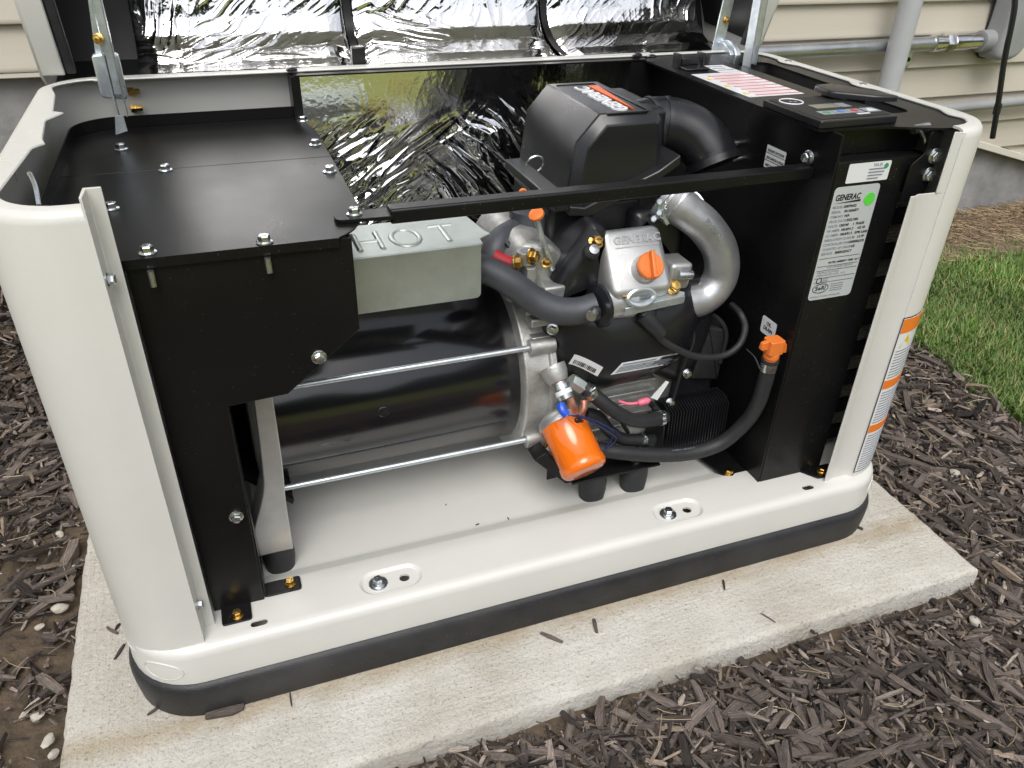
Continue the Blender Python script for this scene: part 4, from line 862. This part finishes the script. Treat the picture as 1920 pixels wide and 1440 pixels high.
# bolts, corner plate and switch pegs
bolt(cabinet, at(1517, 295, x=.9758), (-1, -.1, 0), s=1.1)
for px, py in ((1385, 268), (1390, 297)): q = at(px, py, x=.9758); MB().lathe(q, q+Vector((-.016, 0, 0)), [(0, .005), (.75, .005), (1, .0035)], 14).build('switch_peg', 'bolt_steel', cabinet)
MB().prism(roundpoly([(1.093, .588), (1.112, .588), (1.127, .592), (1.134, .604), (1.134, .684), (1.112, .684), (1.112, .655), (1.093, .640)], .006), 'y', .0575, .060).build('corner_plate', 'black_coat', cabinet, bevel=.0005)
for px, py in ((1752, 292), (1741, 327)): q = at(px, py, y=.0575); bolt(cabinet, q, (-.25, -1, .05), s=1.15)
MB().lathe(at(1712, 243, y=.075), at(1740, 238, y=.075), [(0, .006), (1, .006)], 14).build('latch_pin', 'bolt_steel', cabinet); MB().tube([at(1722, 240, y=.068), at(1733, 257, y=.066), at(1735, 267, y=.065), at(1745, 278, y=.064)], .0022, 8, 4).build('latch_spring', 'bolt_steel', cabinet)
q = at(1357, 897, z=FL); MB().prism(roundpoly([(.905, .215), (.9755, .215), (.9755, .0675), (.951, .0675), (.935, .095)], .004), 'z', FL+.0085, FL+.0115).build('floor_flange', 'black_coat', cabinet); bolt(cabinet, (.944, .103, FL+.0116), m='yellow_zinc')
# foot and tab by the right column
q = at(1540, 887, z=TL); tabfoot(cabinet, roundpoly([(q.x-.036, q.y+.016), (q.x-.016, q.y-.012), (q.x+.026, q.y-.012), (q.x+.026, q.y+.016)], .004, 2), q)
tb = MB().prism(roundpoly([(q.y-.010, TL+.001), (q.y+.014, TL+.001), (q.y+.014, TL+.026), (q.y-.004, TL+.026)], .003, 2), 'x', q.x+.0262, q.x+.0285).build('corner_tab', 'black_coat', cabinet)
# air inlet with mesh between cabinet and side panel
ms = MB()
for k in range(90): ms.box(1.099, 1.205, .118, .1190, .135+.005*k, .1362+.005*k)
for k in range(21): ms.box(1.100+.005*k, 1.1012+.005*k, .1192, .1200, .13, .585)
ms.build('inlet_mesh', 'mesh_steel', GEN, smooth=0)
for k in range(8): MB().box(1.099, 1.205, .108, .116, .140+.056*k, .164+.056*k).build('inlet_louvre', 'black_coat', GEN)

# ---- foil blanket on the back wall
def foil_h(u, v, seed, amp, dirs, weights, bands=((75, 1., .10), (130, .45, .16), (240, .16, .3)), pw=2.0):
    """crumples: ridges along a few directions (angle of the ridge line), blended by weight fields"""
    wx = .030*(vnoise(u*7, v*7, seed+1)-.5)+.010*(vnoise(u*22, v*22, seed+4)-.5); wy = .030*(vnoise(u*7+9, v*7, seed+2)-.5)+.010*(vnoise(u*22, v*22+7, seed+5)-.5); tot = 0; ws = 0
    for q, (ang_, wgt) in enumerate(zip(dirs, weights)):
        th = ang_-math.pi/2; c_, s_ = math.cos(th), math.sin(th); h = 0
        for k, (f, a, st) in enumerate(bands):
            p = ((u+wx)*c_+(v+wy)*s_)*f; q_ = (-(u+wx)*s_+(v+wy)*c_)*f*st
            r_ = 1-np.abs(2*vnoise(p+40+17*q, q_+40, seed+10+k+5*q)-1); h = h+a*r_**pw
        tot = tot+h*wgt; ws = ws+wgt
    env = .15+1.1*vnoise(u*9+3, v*9+5, seed+20)**1.5; return amp*tot/ws*env
def sstep(x, a, b): t = np.clip((x-a)/(b-a), 0, 1); return t*t*(3-2*t)
NU, NV = 520, 260
u, v = np.meshgrid(np.linspace(.362, .955, NU), np.linspace(.36, .686, NV), indexing='ij')
nz = .22*(vnoise(u*6, v*6, 44)-.5); k1 = sstep(u+nz, .58, .70); k2 = sstep(v+nz*.15+.030*(1-k1), .640, .660)
amp = .0100*(.03+.97*np.clip((.650-.024*(1-k1)-v)/.07, 0, 1)**1.2)*np.clip((u-.36)/.05+.3, .1, 1)
H_ = (foil_h(u, v, 50, 1., (R(33), R(-48), R(78)), ((1-k1)*(1-k2), k1*(1-k2), k2+1e-4), ((66, 1., .10), (120, .42, .16), (220, .12, .3)))-.32)*amp
bulge = .014*(v-.36)+.006*np.sin(np.clip((u-.362)/.59, 0, 1)*math.pi)*np.sin(np.clip((v-.36)/.24, 0, 1)*math.pi)
P = np.stack([u, .585-bulge-H_, v], -1)
grid_obj('foil_insulation', P, 'foil', GEN)
MB().box(.355, .985, .596, .600, .12, .688).build('insulation_backing', 'black_coat', GEN)
MB().box(.350, .3635, .560, .606, .60, .688).build('corner_post', 'black_coat', GEN); MB().box(.356, .96, .560, .606, .6875, .6900).build('insulation_rail', 'black_coat', GEN)
MB().box(.930, .9755, .560, .595, .12, .686).build('corner_post', 'black_coat', GEN)

# ---- lid, standing open
lid = MB()
YE = lambda z: .590-.36*(z-.69)                         # front edge of the side skirts
ZT = 1.28
side = lambda d: [(YE(.695)+d, .697+d*.3), (.645, .660+d*.3), (.79-d, .672+d), (.845-d, .80), (.870-d, ZT), (.61+d, ZT), (YE(.82)+d, .82)]
lid.prism(side(0), 'x', XL+.004, XL+.0075); lid.prism(side(0), 'x', XR-.0075, XR-.004)
bk = [(.645, .662), (.79, .673), (.845, .79), (.870, ZT)]
lid.prism(bk+[(a+.003, b-.002) for a, b in reversed(bk)], 'x', XL+.008, XR-.008)
lid.prism([(.61, ZT), (.870, ZT), (.870, ZT+.003), (.61, ZT+.003)], 'x', XL+.004, XR-.004)
lido = lid.build('lid', 'white_paint', GEN, smooth=40)
for x0, x1 in ((XL+.0040, XL+.036), (XR-.030, XR-.0040)):
    MB().prism([(YE(.697), .699), (YE(.697)+.006, .699), (YE(.82)+.006, .82), (.616, ZT), (.61, ZT), (YE(.82), .82)], 'x', x0, x1).build('rim_lip', 'white_paint', lido, bevel=.002)
for x0, x1 in ((XL+.037, XL+.050), (XR-.042, XR-.031)):
    MB().prism([(YE(.697)+.003, .700), (YE(.697)+.016, .700), (YE(.82)+.016, .82), (.626, ZT), (.613, ZT), (YE(.82)+.003, .82)], 'x', x0, x1).build('edge_seal', 'black_rubber', lido, bevel=.002)
inn = MB(); ib = [(.645, .667), (.780, .681), (.835, .793), (.858, ZT-.01)]
inn.prism(ib+[(a-.003, b+.003) for a, b in reversed(ib)], 'x', XL+.009, XR-.009)
inn.prism([(YE(.70)+.012, .703), (.775, .715), (.83, .803), (.855, ZT-.01), (.62, ZT-.01), (YE(.82)+.012, .82)], 'x', XL+.011, XL+.014); inn.prism([(YE(.70)+.012, .703), (.775, .715), (.83, .803), (.855, ZT-.01), (.62, ZT-.01), (YE(.82)+.012, .82)], 'x', XR-.014, XR-.011)
inn.build('liner', 'liner_black', lido)
def lid_profile(t):                                     # rounded foil profile: low lip, roll, then leaning back
    zz = np.interp(t, [0, .10, .22, .32, .42, .55, 1], [.679, .6845, .6975, .7175, .744, .79, 1.26]); yy = np.interp(t, [0, .10, .22, .32, .42, .55, 1], [.630, .672, .711, .738, .754, .764, .842])
    return yy, zz
tt = np.linspace(0, 1, 400)**1.25; pr = np.stack(lid_profile(tt), -1)
for _ in range(60): pr[1:-1] = .25*pr[:-2]+.5*pr[1:-1]+.25*pr[2:]
pt = np.gradient(pr, axis=0); pt /= np.linalg.norm(pt, axis=1)[:, None]; pn_ = np.stack([-pt[:, 1], pt[:, 0]], -1)
XS = [at(247, 40, y=.757).x, at(644, 40, y=.757).x, at(656, 40, y=.757).x, at(1008, 40, y=.757).x, at(1018, 40, y=.757).x, at(1300, 40, y=.757).x]
arcs = np.concatenate([[0], np.cumsum(np.linalg.norm(np.diff(pr, axis=0), axis=1))])
for k in range(3):
    xa, xb = XS[2*k], XS[2*k+1]; ux_ = np.linspace(xa, xb, 260); u, v = np.meshgrid(ux_, arcs, indexing='ij')
    n1 = sstep(vnoise(u*11+k, v*11, 71+k), .35, .6); n2 = sstep(vnoise(u*9+4, v*9+k, 76+k), .45, .7)
    e_ = np.clip(np.minimum(u-xa, xb-u)/.03, 0, 1); puff = .010*np.sqrt(e_)
    hh = foil_h(u, v, 90+7*k, .0036, (R(80), R(38), R(-20)), ((1-n1), n1*(1-n2), n1*n2+1e-4), ((48, 1., .14), (95, .40, .22), (180, .10, .4)), 5.)*np.clip((v-.015)/.06, .10, 1)+puff
    P = np.stack([u, pr[None, :, 0]+pn_[None, :, 0]*hh, pr[None, :, 1]+pn_[None, :, 1]*hh], -1)
    grid_obj('foil_insulation', P, 'foil', lido)
for xa, xb in ((XS[1], XS[2]), (XS[3], XS[4])):
    b_ = MB(); loops = [[(xa-.001, pr[i, 0]+pn_[i, 0]*.010, pr[i, 1]+pn_[i, 1]*.010), (xb+.001, pr[i, 0]+pn_[i, 0]*.010, pr[i, 1]+pn_[i, 1]*.010)] for i in range(0, 400, 20)]
    b_.loft(loops, False, False, closed=False); b_.build('retaining_strap', 'black_coat', lido); 
MB().box(XS[1]-.012, XS[1]+.010, .624, .640, .684, .716).build('strap_end', 'black_plastic', lido, bevel=.002)
# ---- lid stays and hinges
def stay(x, y, sgn, zb):
    b_ = MB(); b_.box(x-.0015, x+.0015, y-.011, y+.011, zb, 1.10); b_.box(x+.003*sgn-.0005, x+.003*sgn+.0105*(1 if sgn > 0 else 1), y-.010, y-.0085, zb+.05, 1.10); b_.box(x+sgn*.012-.001, x+sgn*.012+.001, y-.010, y+.008, zb+.02, 1.10)
    o = b_.build('lid_stay', 'zinc', GEN, bevel=.0008); return o
st_l = stay(at(226, 235, y=.50).x, .50, 1, .640); st_r = stay(at(1400, 120, y=.47).x, .47, 1, .672)
q = at(208, 140, y=.505); MB().pillow(roundpoly([(q.x-.019, q.z-.030), (q.x+.014, q.z-.034), (q.x+.014, q.z+.026), (q.x-.019, q.z+.026)], .006), 'y', .520, .506, .003).build('hinge_plate', 'zinc', st_l)
q = at(232, 245, y=.485); MB().prism([(q.x-.011, q.z-.004), (q.x+.005, q.z), (q.x+.004, q.z+.020), (q.x-.006, q.z+.022)], 'y', .482, .4845).build('stop_tab', 'zinc', st_l)
q = at(186, 70, y=.50); bolt(st_l, q+Vector((0, -.012, 0)), (-.3, -1, .2), 'yellow_zinc', .8)
MB().prism([(at(165, 0, y=.52).x, at(165, 0, y=.52).z), (at(180, 110, y=.52).x, at(180, 110, y=.52).z), (at(196, 110, y=.52).x, at(196, 110, y=.52).z), (at(185, 0, y=.52).x, at(185, 0, y=.52).z)], 'y', .520, .523).build('hinge_strap', 'zinc', st_l)
for px, py, yy in ((240, 172, .60), (246, 204, .60)):
    q = at(px, py, y=yy); MB().lathe(q, q+Vector((.016, 0, 0)), [(0, .0065), (.5, .0065), (.51, .004), (1, .004)], 6).build('hinge_bolt', 'yellow_zinc', st_l, smooth=20)
rc = at(1352, 112, y=.60); dsk = [(rc.y-.040*math.cos(R(a))*1.0, rc.z-.006+.040*math.sin(R(a))) for a in range(0, 181, 12)]
MB().prism(dsk, 'x', rc.x+.006, rc.x+.018).build('hinge_plate', 'zinc', st_r, bevel=.002); MB().prism([(a+.002, b-.004) for a, b in dsk], 'x', rc.x-.002, rc.x+.0055).build('hinge_cam', 'zinc', st_r, bevel=.001)
MB().lathe((rc.x-.022, rc.y-.01, rc.z+.004), (rc.x, rc.y-.01, rc.z+.004), [(0, .008), (.25, .008), (.3, .005), (1, .005)], 16).build('hinge_pin', 'bolt_steel', st_r)
A, B = at(1345, 90, y=.615), at(1366, 0, y=.615); MB().obox((A+B)/2, B-A, (1, 0, 0), (0, 1, 0), (B-A).length/2+.1, .011, .0015).build('hinge_strap', 'zinc', st_r)
q = at(1362, 38, y=.612); bolt(st_r, q, (0, -1, .2), 'yellow_zinc', .7)
# wire clip at the left front corner
cl2 = MB().box(.030, .062, .082, .0835, .628, .650).build('latch_bracket', 'zinc', GEN, bevel=.001)
MB().tube([at(73, 385, y=.083), at(66, 350, y=.10), at(55, 325, y=.12)], .0022, 8, 4).build('wire_clip', 'bolt_steel', cl2)

# ================================================================ ground cover
def chip_template(r_):
    n = 4; st = 4; V = []
    for k in range(st):
        t = k/(st-1); wd = (.55+.45*math.sin(math.pi*min(1, max(0, t*.8+.1))))*(1+.25*(r_.random()-.5)); hh = wd*(1+.3*(r_.random()-.5)); by = .25*(r_.random()-.5); bz = .12*(r_.random()-.5)
        for a in (45, 135, 225, 315):
            V.append((t-.5+.06*(r_.random()-.5), (math.cos(R(a))*wd*.7*(1+.3*(r_.random()-.5))+by), math.sin(R(a))*hh*.7*(1+.3*(r_.random()-.5))+bz))
    F = [(k*n+i, k*n+(i+1) % n, (k+1)*n+(i+1) % n, (k+1)*n+i) for k in range(st-1) for i in range(n)]+[(3, 2, 1, 0), tuple((st-1)*n+i for i in range(n))]
    return np.array(V), F
TPL = [chip_template(random.Random(100+i)) for i in range(14)]
def rot(yaw, pitch, roll):
    cy_, sy_, cp_, sp_, cr_, sr_ = np.cos(yaw), np.sin(yaw), np.cos(pitch), np.sin(pitch), np.cos(roll), np.sin(roll)
    return np.array([[cy_*cp_, cy_*sp_*sr_-sy_*cr_, cy_*sp_*cr_+sy_*sr_], [sy_*cp_, sy_*sp_*sr_+cy_*cr_, sy_*sp_*cr_-cy_*sr_], [-sp_, cp_*sr_, cp_*cr_]])
def in_frame(x, y, m=60):
    d = Vector((x, y, GZ+float(bank(x, y))))-Vector(CAM); z = d.dot(_f)
    if z < .05: return False
    a, b = 960+FPX*d.dot(_r)/z, 720-FPX*d.dot(_u)/z
    return -m < a < 1920+m and -m < b < 1440+m
def on_pad(x, y, g_=.0): return -.088-g_ < x < 1.306+g_ and -.130-g_ < y < .74+g_
def bare(x, y):            # thin patches of open soil to the left of the pad
    if x > -.085 or y > .66: return 0.
    k = float(vnoise(np.array([x*16+50.]), np.array([y*16+50.]), 33)[0])
    return min(1., max(0., (k-.16)*4))*min(1., (.66-y)*4)*min(1., max(0., (x+.42)*6))
chips = []; tries = 0
while len(chips) < 40000 and tries < 600000:
    tries += 1
    x = random.uniform(-1.3, 2.0); y = random.uniform(-1.0, 1.25)
    if on_pad(x, y, -.002) or x > lawn_x(y)+random.gauss(0, .015) or not in_frame(x, y, 480): continue
    if y > .75 and x > .9: continue
    if random.random() < bare(x, y)*.95: continue
    L_ = min(.085, max(.010, random.lognormvariate(math.log(.022), .55))); asp = random.uniform(.07, .26)
    if on_pad(x, y, L_*.45): continue
    w_ = min(L_*asp, .0125); chips.append((x, y, L_, w_, w_*random.uniform(.35, .8)))
BIGN = 300
def score(c_):
    if not in_frame(c_[0], c_[1], 0): return 0
    d = (Vector((c_[0], c_[1], GZ))-Vector(CAM)).length; return c_[2]*c_[3]/d/d
tries = 0
while tries < 16000:                       # fine crumbs between the chips
    tries += 1; x = random.uniform(-1.1, 2.0); y = random.uniform(-.75, 1.2)
    if on_pad(x, y, .003) or x > lawn_x(y)+.02 or not in_frame(x, y, 20) or (y > .75 and x > .9): continue
    if random.random() < bare(x, y)*.6: continue
    L_ = random.uniform(.004, .011); w_ = L_*random.uniform(.25, .7); chips.append((x, y, L_, w_, w_*.6))
chips.sort(key=score, reverse=True); big, rest = chips[:BIGN], chips[BIGN:]
PAL = np.array([(.105, .083, .071), (.072, .058, .050), (.138, .113, .098), (.050, .041, .037), (.150, .118, .090), (.090, .075, .067), (.19, .16, .132), (.026, .022, .020)])
VV, FF, CC, LC = [], [], [], []; off = 0
for (x, y, L_, w_, h_) in rest:
    V, F = TPL[random.randrange(14)]; M = rot(random.random()*6.283, random.gauss(0, .20), random.random()*6.283)
    zz = GZ+float(bank(x, y))+.003+abs(random.gauss(0, .009))*(.5 if bare(x, y) > .2 else 1)
    LC.append(V*np.array([L_, w_, h_])+rng.random(3)*3); W_ = (V*np.array([L_, w_, h_]))@M.T+np.array([x, y, zz]); VV.append(W_); FF += [tuple(i+off for i in f) for f in F]; off += len(V)
    c_ = PAL[random.randrange(8)]*random.choice((.5, .8, 1., 1.2, 1.5, 2.0))*random.uniform(.8, 1.2); CC.append(np.tile(np.append(c_, 1.), (len(V), 1)))
def mass(name, VV, FF, CC, m, label, cat, LC=None):
    me = bpy.data.meshes.new(name); me.from_pydata(np.concatenate(VV).tolist(), [], FF); a = me.color_attributes.new('Col', 'FLOAT_COLOR', 'POINT'); a.data.foreach_set('color', np.concatenate(CC).ravel())
    if LC: lo = me.attributes.new('loc', 'FLOAT_VECTOR', 'POINT'); lo.data.foreach_set('vector', np.concatenate(LC).ravel())
    me.materials.append(MATS[m]); o = bpy.data.objects.new(name, me); col.objects.link(o); return tag(o, label, cat, kind='stuff')
bed = mass('wood_mulch', VV, FF, CC, 'chip_stuff', 'dark brown shredded wood mulch covering the soil around the concrete pad', 'mulch', LC)
TM = []
for V, F in TPL:
    me = bpy.data.meshes.new('wood_chip'); me.from_pydata(V.tolist(), [], F); me.materials.append(MATS['chip']); TM.append(me)
def chip_obj(p, L_, w_, h_, yaw, pitch=0., roll=0., parent=None, k=None):
    o = bpy.data.objects.new('wood_chip', TM[random.randrange(14) if k is None else k]); col.objects.link(o); o.location = p; o.scale = (L_, w_, h_); o.rotation_euler = (roll, pitch, yaw); o.parent = parent; return o
for (x, y, L_, w_, h_) in big: chip_obj((x, y, GZ+float(bank(x, y))+.012+abs(random.gauss(0, .006))), L_, w_, h_, random.random()*6.283, random.gauss(0, .15), random.gauss(0, .4), bed)
# chips lying on the pad: each one told apart by where it lies
for px, py, qx, qy, w_, lab in ((386, 1346, 458, 1326, .011, 'flat purplish brown wood chip lying on the pad by the rounded base corner'), (215, 1235, 233, 1207, .0045, 'thin dark splinter of wood lying on the pad left of the white base'),
        (200, 1175, 220, 1187, .0045, 'short dark wood sliver on the pad edge strip left of the base'), (216, 1180, 224, 1168, .004, 'stubby dark wood sliver leaning on a longer sliver left of the base'),
        (276, 1340, 296, 1325, .004, 'thin curved bark sliver on the pad touching the rounded black base corner'), (1014, 1186, 1054, 1203, .006, 'brown wood chip lying on the pad against the middle of the black base'),
        (1113, 1160, 1119, 1185, .006, 'small pointed wood chip on the pad standing out from the black base'), (1356, 1086, 1359, 1104, .0035, 'tiny wood sliver on the pad below the right half of the base'),
        (1427, 1148, 1454, 1165, .0022, 'very thin dark needle lying near the front edge of the pad'), (1606, 986, 1618, 992, .005, 'small dark wood crumb on the pad under the right base corner'),
        (1622, 898, 1634, 905, .007, 'dark wood crumbs on the pad behind the right base corner'), (543, 1297, 547, 1322, .0022, 'thin wood hair lying on the pad in front of the black base')):
    A, B = at(px, py, z=.003), at(qx, qy, z=.003); c_ = (A+B)/2; o = chip_obj((c_.x, c_.y, .0005+w_*.28), (B-A).length, w_, w_*.55, math.atan2(B.y-A.y, B.x-A.x), 0, random.uniform(-.2, .2))
    tag(o, lab, 'wood chip', 'loose wood chips on the pad')
# pebbles
def pebble(px, py, s, lab, zz=GZ+.012):
    s *= .8; q = at(px, py, z=zz); bm = bmesh.new(); bmesh.ops.create_icosphere(bm, subdivisions=2, radius=1); rr = random.Random(int(px*7+py)); ph = [rr.random()*6 for _ in range(6)]
    for v_ in bm.verts:
        k = 1+.22*math.sin(2.1*v_.co.x+ph[0])*math.sin(1.7*v_.co.y+ph[1])+.18*math.sin(3.3*v_.co.z+ph[2]+v_.co.x*2); v_.co = Vector((v_.co.x*s*1.2, v_.co.y*s*.9, v_.co.z*s*.7))*k
    me = bpy.data.meshes.new('pebble'); bm.to_mesh(me); bm.free(); o = link('pebble', me, 'pebble', None, smooth=40); o.location = q; o.rotation_euler.z = rr.random()*6
    return tag(o, lab, 'stone', 'pale stones in the mulch')
for px, py, s, lab in ((110, 1140, .012, 'largest white limestone pebble on bare soil beside the concrete pad'), (74, 1175, .007, 'small tan pebble on bare soil below the largest white pebble'), (90, 1388, .010, 'white pebble on bare soil by the lower left end of the pad'),
        (68, 1342, .009, 'rough tan pebble on bare soil beside the lower pad edge'), (113, 1002, .008, 'white pebble beside the dark chunk of wood left of the pad'), (136, 1066, .007, 'white pebble half buried against the left pad edge'), (37, 976, .005, 'tiny white pebble in the mulch left of the pad'),
        (132, 1122, .005, 'tiny white pebble touching the left side of the concrete pad'), (1789, 887, .013, 'round pale stone in the mulch between generator and lawn'), (1830, 1167, .012, 'pale stone in the mulch beyond the right pad corner'), (1622, 1304, .006, 'small yellowish stone in the mulch in front of the pad'), (100, 1413, .008, 'chalky pebble at the bottom of the bare soil patch')):
    pebble(px, py, s, lab)
q = at(130, 1035, z=GZ+.02); o = chip_obj((q.x, q.y, GZ+.014), .062, .020, .018, R(80)); tag(o, 'blocky blackened chunk of wood standing beside the left pad edge', 'wood chip')
q = at(1690, 860, z=GZ+.02); o = chip_obj((q.x, q.y, GZ+.018), .17, .012, .010, R(-50)); tag(o, 'long dark stick lying in the mulch between generator and lawn', 'stick')
# straw and dry stems
def strands(n, region, lmin, lmax, rad, palette, label, cat, name, zf, crook=.35):
    VV, FF, CC = [], [], []; off = 0
    for _ in range(n):
        x, y = region(); L_ = random.uniform(lmin, lmax); a = random.random()*6.283; k = random.gauss(0, crook); z0 = zf(x, y)+abs(random.gauss(0, .006)); dz = random.gauss(0, .12)
        P = [np.array([x+math.cos(a+k*t)*L_*(t-.5), y+math.sin(a+k*t)*L_*(t-.5), z0+dz*L_*(t-.5)+.003*t*(1-t)]) for t in (0, .33, .66, 1)]; s_ = np.array([-math.sin(a), math.cos(a), 0])*rad; up_ = np.array([0, 0, rad*1.3])
        V = [q_ for p in P for q_ in (p-s_, p+up_, p+s_)]; VV.append(np.array(V)); FF += [(off+3*i+j, off+3*i+(j+1) % 3, off+3*i+3+(j+1) % 3, off+3*i+3+j) for i in range(3) for j in range(3)]; off += 12
        CC.append(np.tile(np.append(np.array(random.choice(palette))*random.uniform(.7, 1.2), 1), (12, 1)))
    return mass(name, VV, FF, CC, 'straw', label, cat)
def reg_mulch():
    while True:
        x, y = random.uniform(-1., 1.9), random.uniform(-.75, .7)
        if not on_pad(x, y, .02) and x < lawn_x(y)-.02 and in_frame(x, y, 0): return x, y
strands(170, reg_mulch, .012, .05, .0005, [(.42, .33, .19), (.30, .22, .13), (.5, .42, .28)], 'pale dry straw strands scattered over the dark mulch', 'straw', 'straw_strands', lambda x, y: GZ+.022)
strands(5200, lambda: (random.uniform(1.9, 4.2), 1.25-abs(random.gauss(0, .14))), .02, .09, .0010, [(.30, .215, .12), (.22, .15, .085), (.38, .29, .17), (.14, .095, .06)], 'matted dry straw on bare soil along the house foundation', 'straw', 'straw_mat', lambda x, y: GZ+.010+.02*min(1, max(0, (y-.9)/.36)), .6)
# lawn blades
VV, FF, CC = [], [], []; off = 0; n = 0
while n < 62000:
    y = random.uniform(-.45, 1.16); x = lawn_x(y)-.05+.10*vnoise(np.array([y*9+3.]), np.array([2.5]), 66)[0]+abs(random.expovariate(1/.75))-(.06*random.random() if random.random() < .05 else 0)
    if x > 4.6 or not in_frame(x, y, 260): continue
    if y > .88 and random.random() < (y-.88)/.22: continue
    n += 1; dns = vnoise(np.array([x*5.]), np.array([y*5.]), 61)[0]
    hgt = random.uniform(.016, .048)*(.75+.5*dns)*(1 if y < .85 else .8); a = random.random()*6.283; ln = random.uniform(.15, .95)*hgt; wd = random.uniform(.0010, .0021); s_ = np.array([-math.sin(a), math.cos(a), 0])*wd; d_ = np.array([math.cos(a), math.sin(a), 0]); b0 = np.array([x, y, GZ-.010])
    m1 = b0+d_*ln*.3+np.array([0, 0, hgt*.6]); t_ = b0+d_*ln+np.array([0, 0, hgt])
    VV.append(np.array([b0-s_, b0+s_, m1+s_*.85, m1-s_*.85, t_])); FF += [(off, off+1, off+2, off+3), (off+3, off+2, off+4)]; off += 5
    c_ = np.array(random.choice([(.095, .19, .03), (.07, .15, .022), (.12, .215, .042), (.10, .175, .028), (.19, .215, .07), (.11, .20, .035), (.09, .18, .03), (.30, .27, .12)]))*random.uniform(.75, 1.3)*(.75+.5*dns)
    CC.append(np.tile(np.append(c_, 1), (5, 1)))
mass('grass', VV, FF, CC, 'grass', 'short green lawn grass beyond the mulch bed', 'grass')
# a belt of trees across the lawn behind the viewer, seen only as dark reflections in the foil
VV, FF, CC = [], [], []; off = 0
for _ in range(5200):
    a = random.uniform(-2.6, -.5); rr_ = random.uniform(15, 19); h_ = random.random()**.8*(4.2+1.2*math.sin(a*7)+.8*math.sin(a*17)); p = np.array([rr_*math.cos(a)+.5, rr_*math.sin(a), h_])
    u_ = rng.normal(size=3); u_ /= np.linalg.norm(u_); w_ = np.cross(u_, rng.normal(size=3)); w_ /= np.linalg.norm(w_); s_ = random.uniform(.25, .6)
    VV.append(np.array([p-u_*s_-w_*s_*.6, p+u_*s_-w_*s_*.6, p+u_*s_+w_*s_*.6, p-u_*s_+w_*s_*.6])); FF.append((off, off+1, off+2, off+3)); off += 4
    CC.append(np.tile(np.append(np.array([.045, .075, .025])*random.uniform(.6, 1.3), 1), (4, 1)))
mass('distant_wood', VV, FF, CC, 'grass', 'distant belt of dark green trees mirrored in the foil', 'trees')
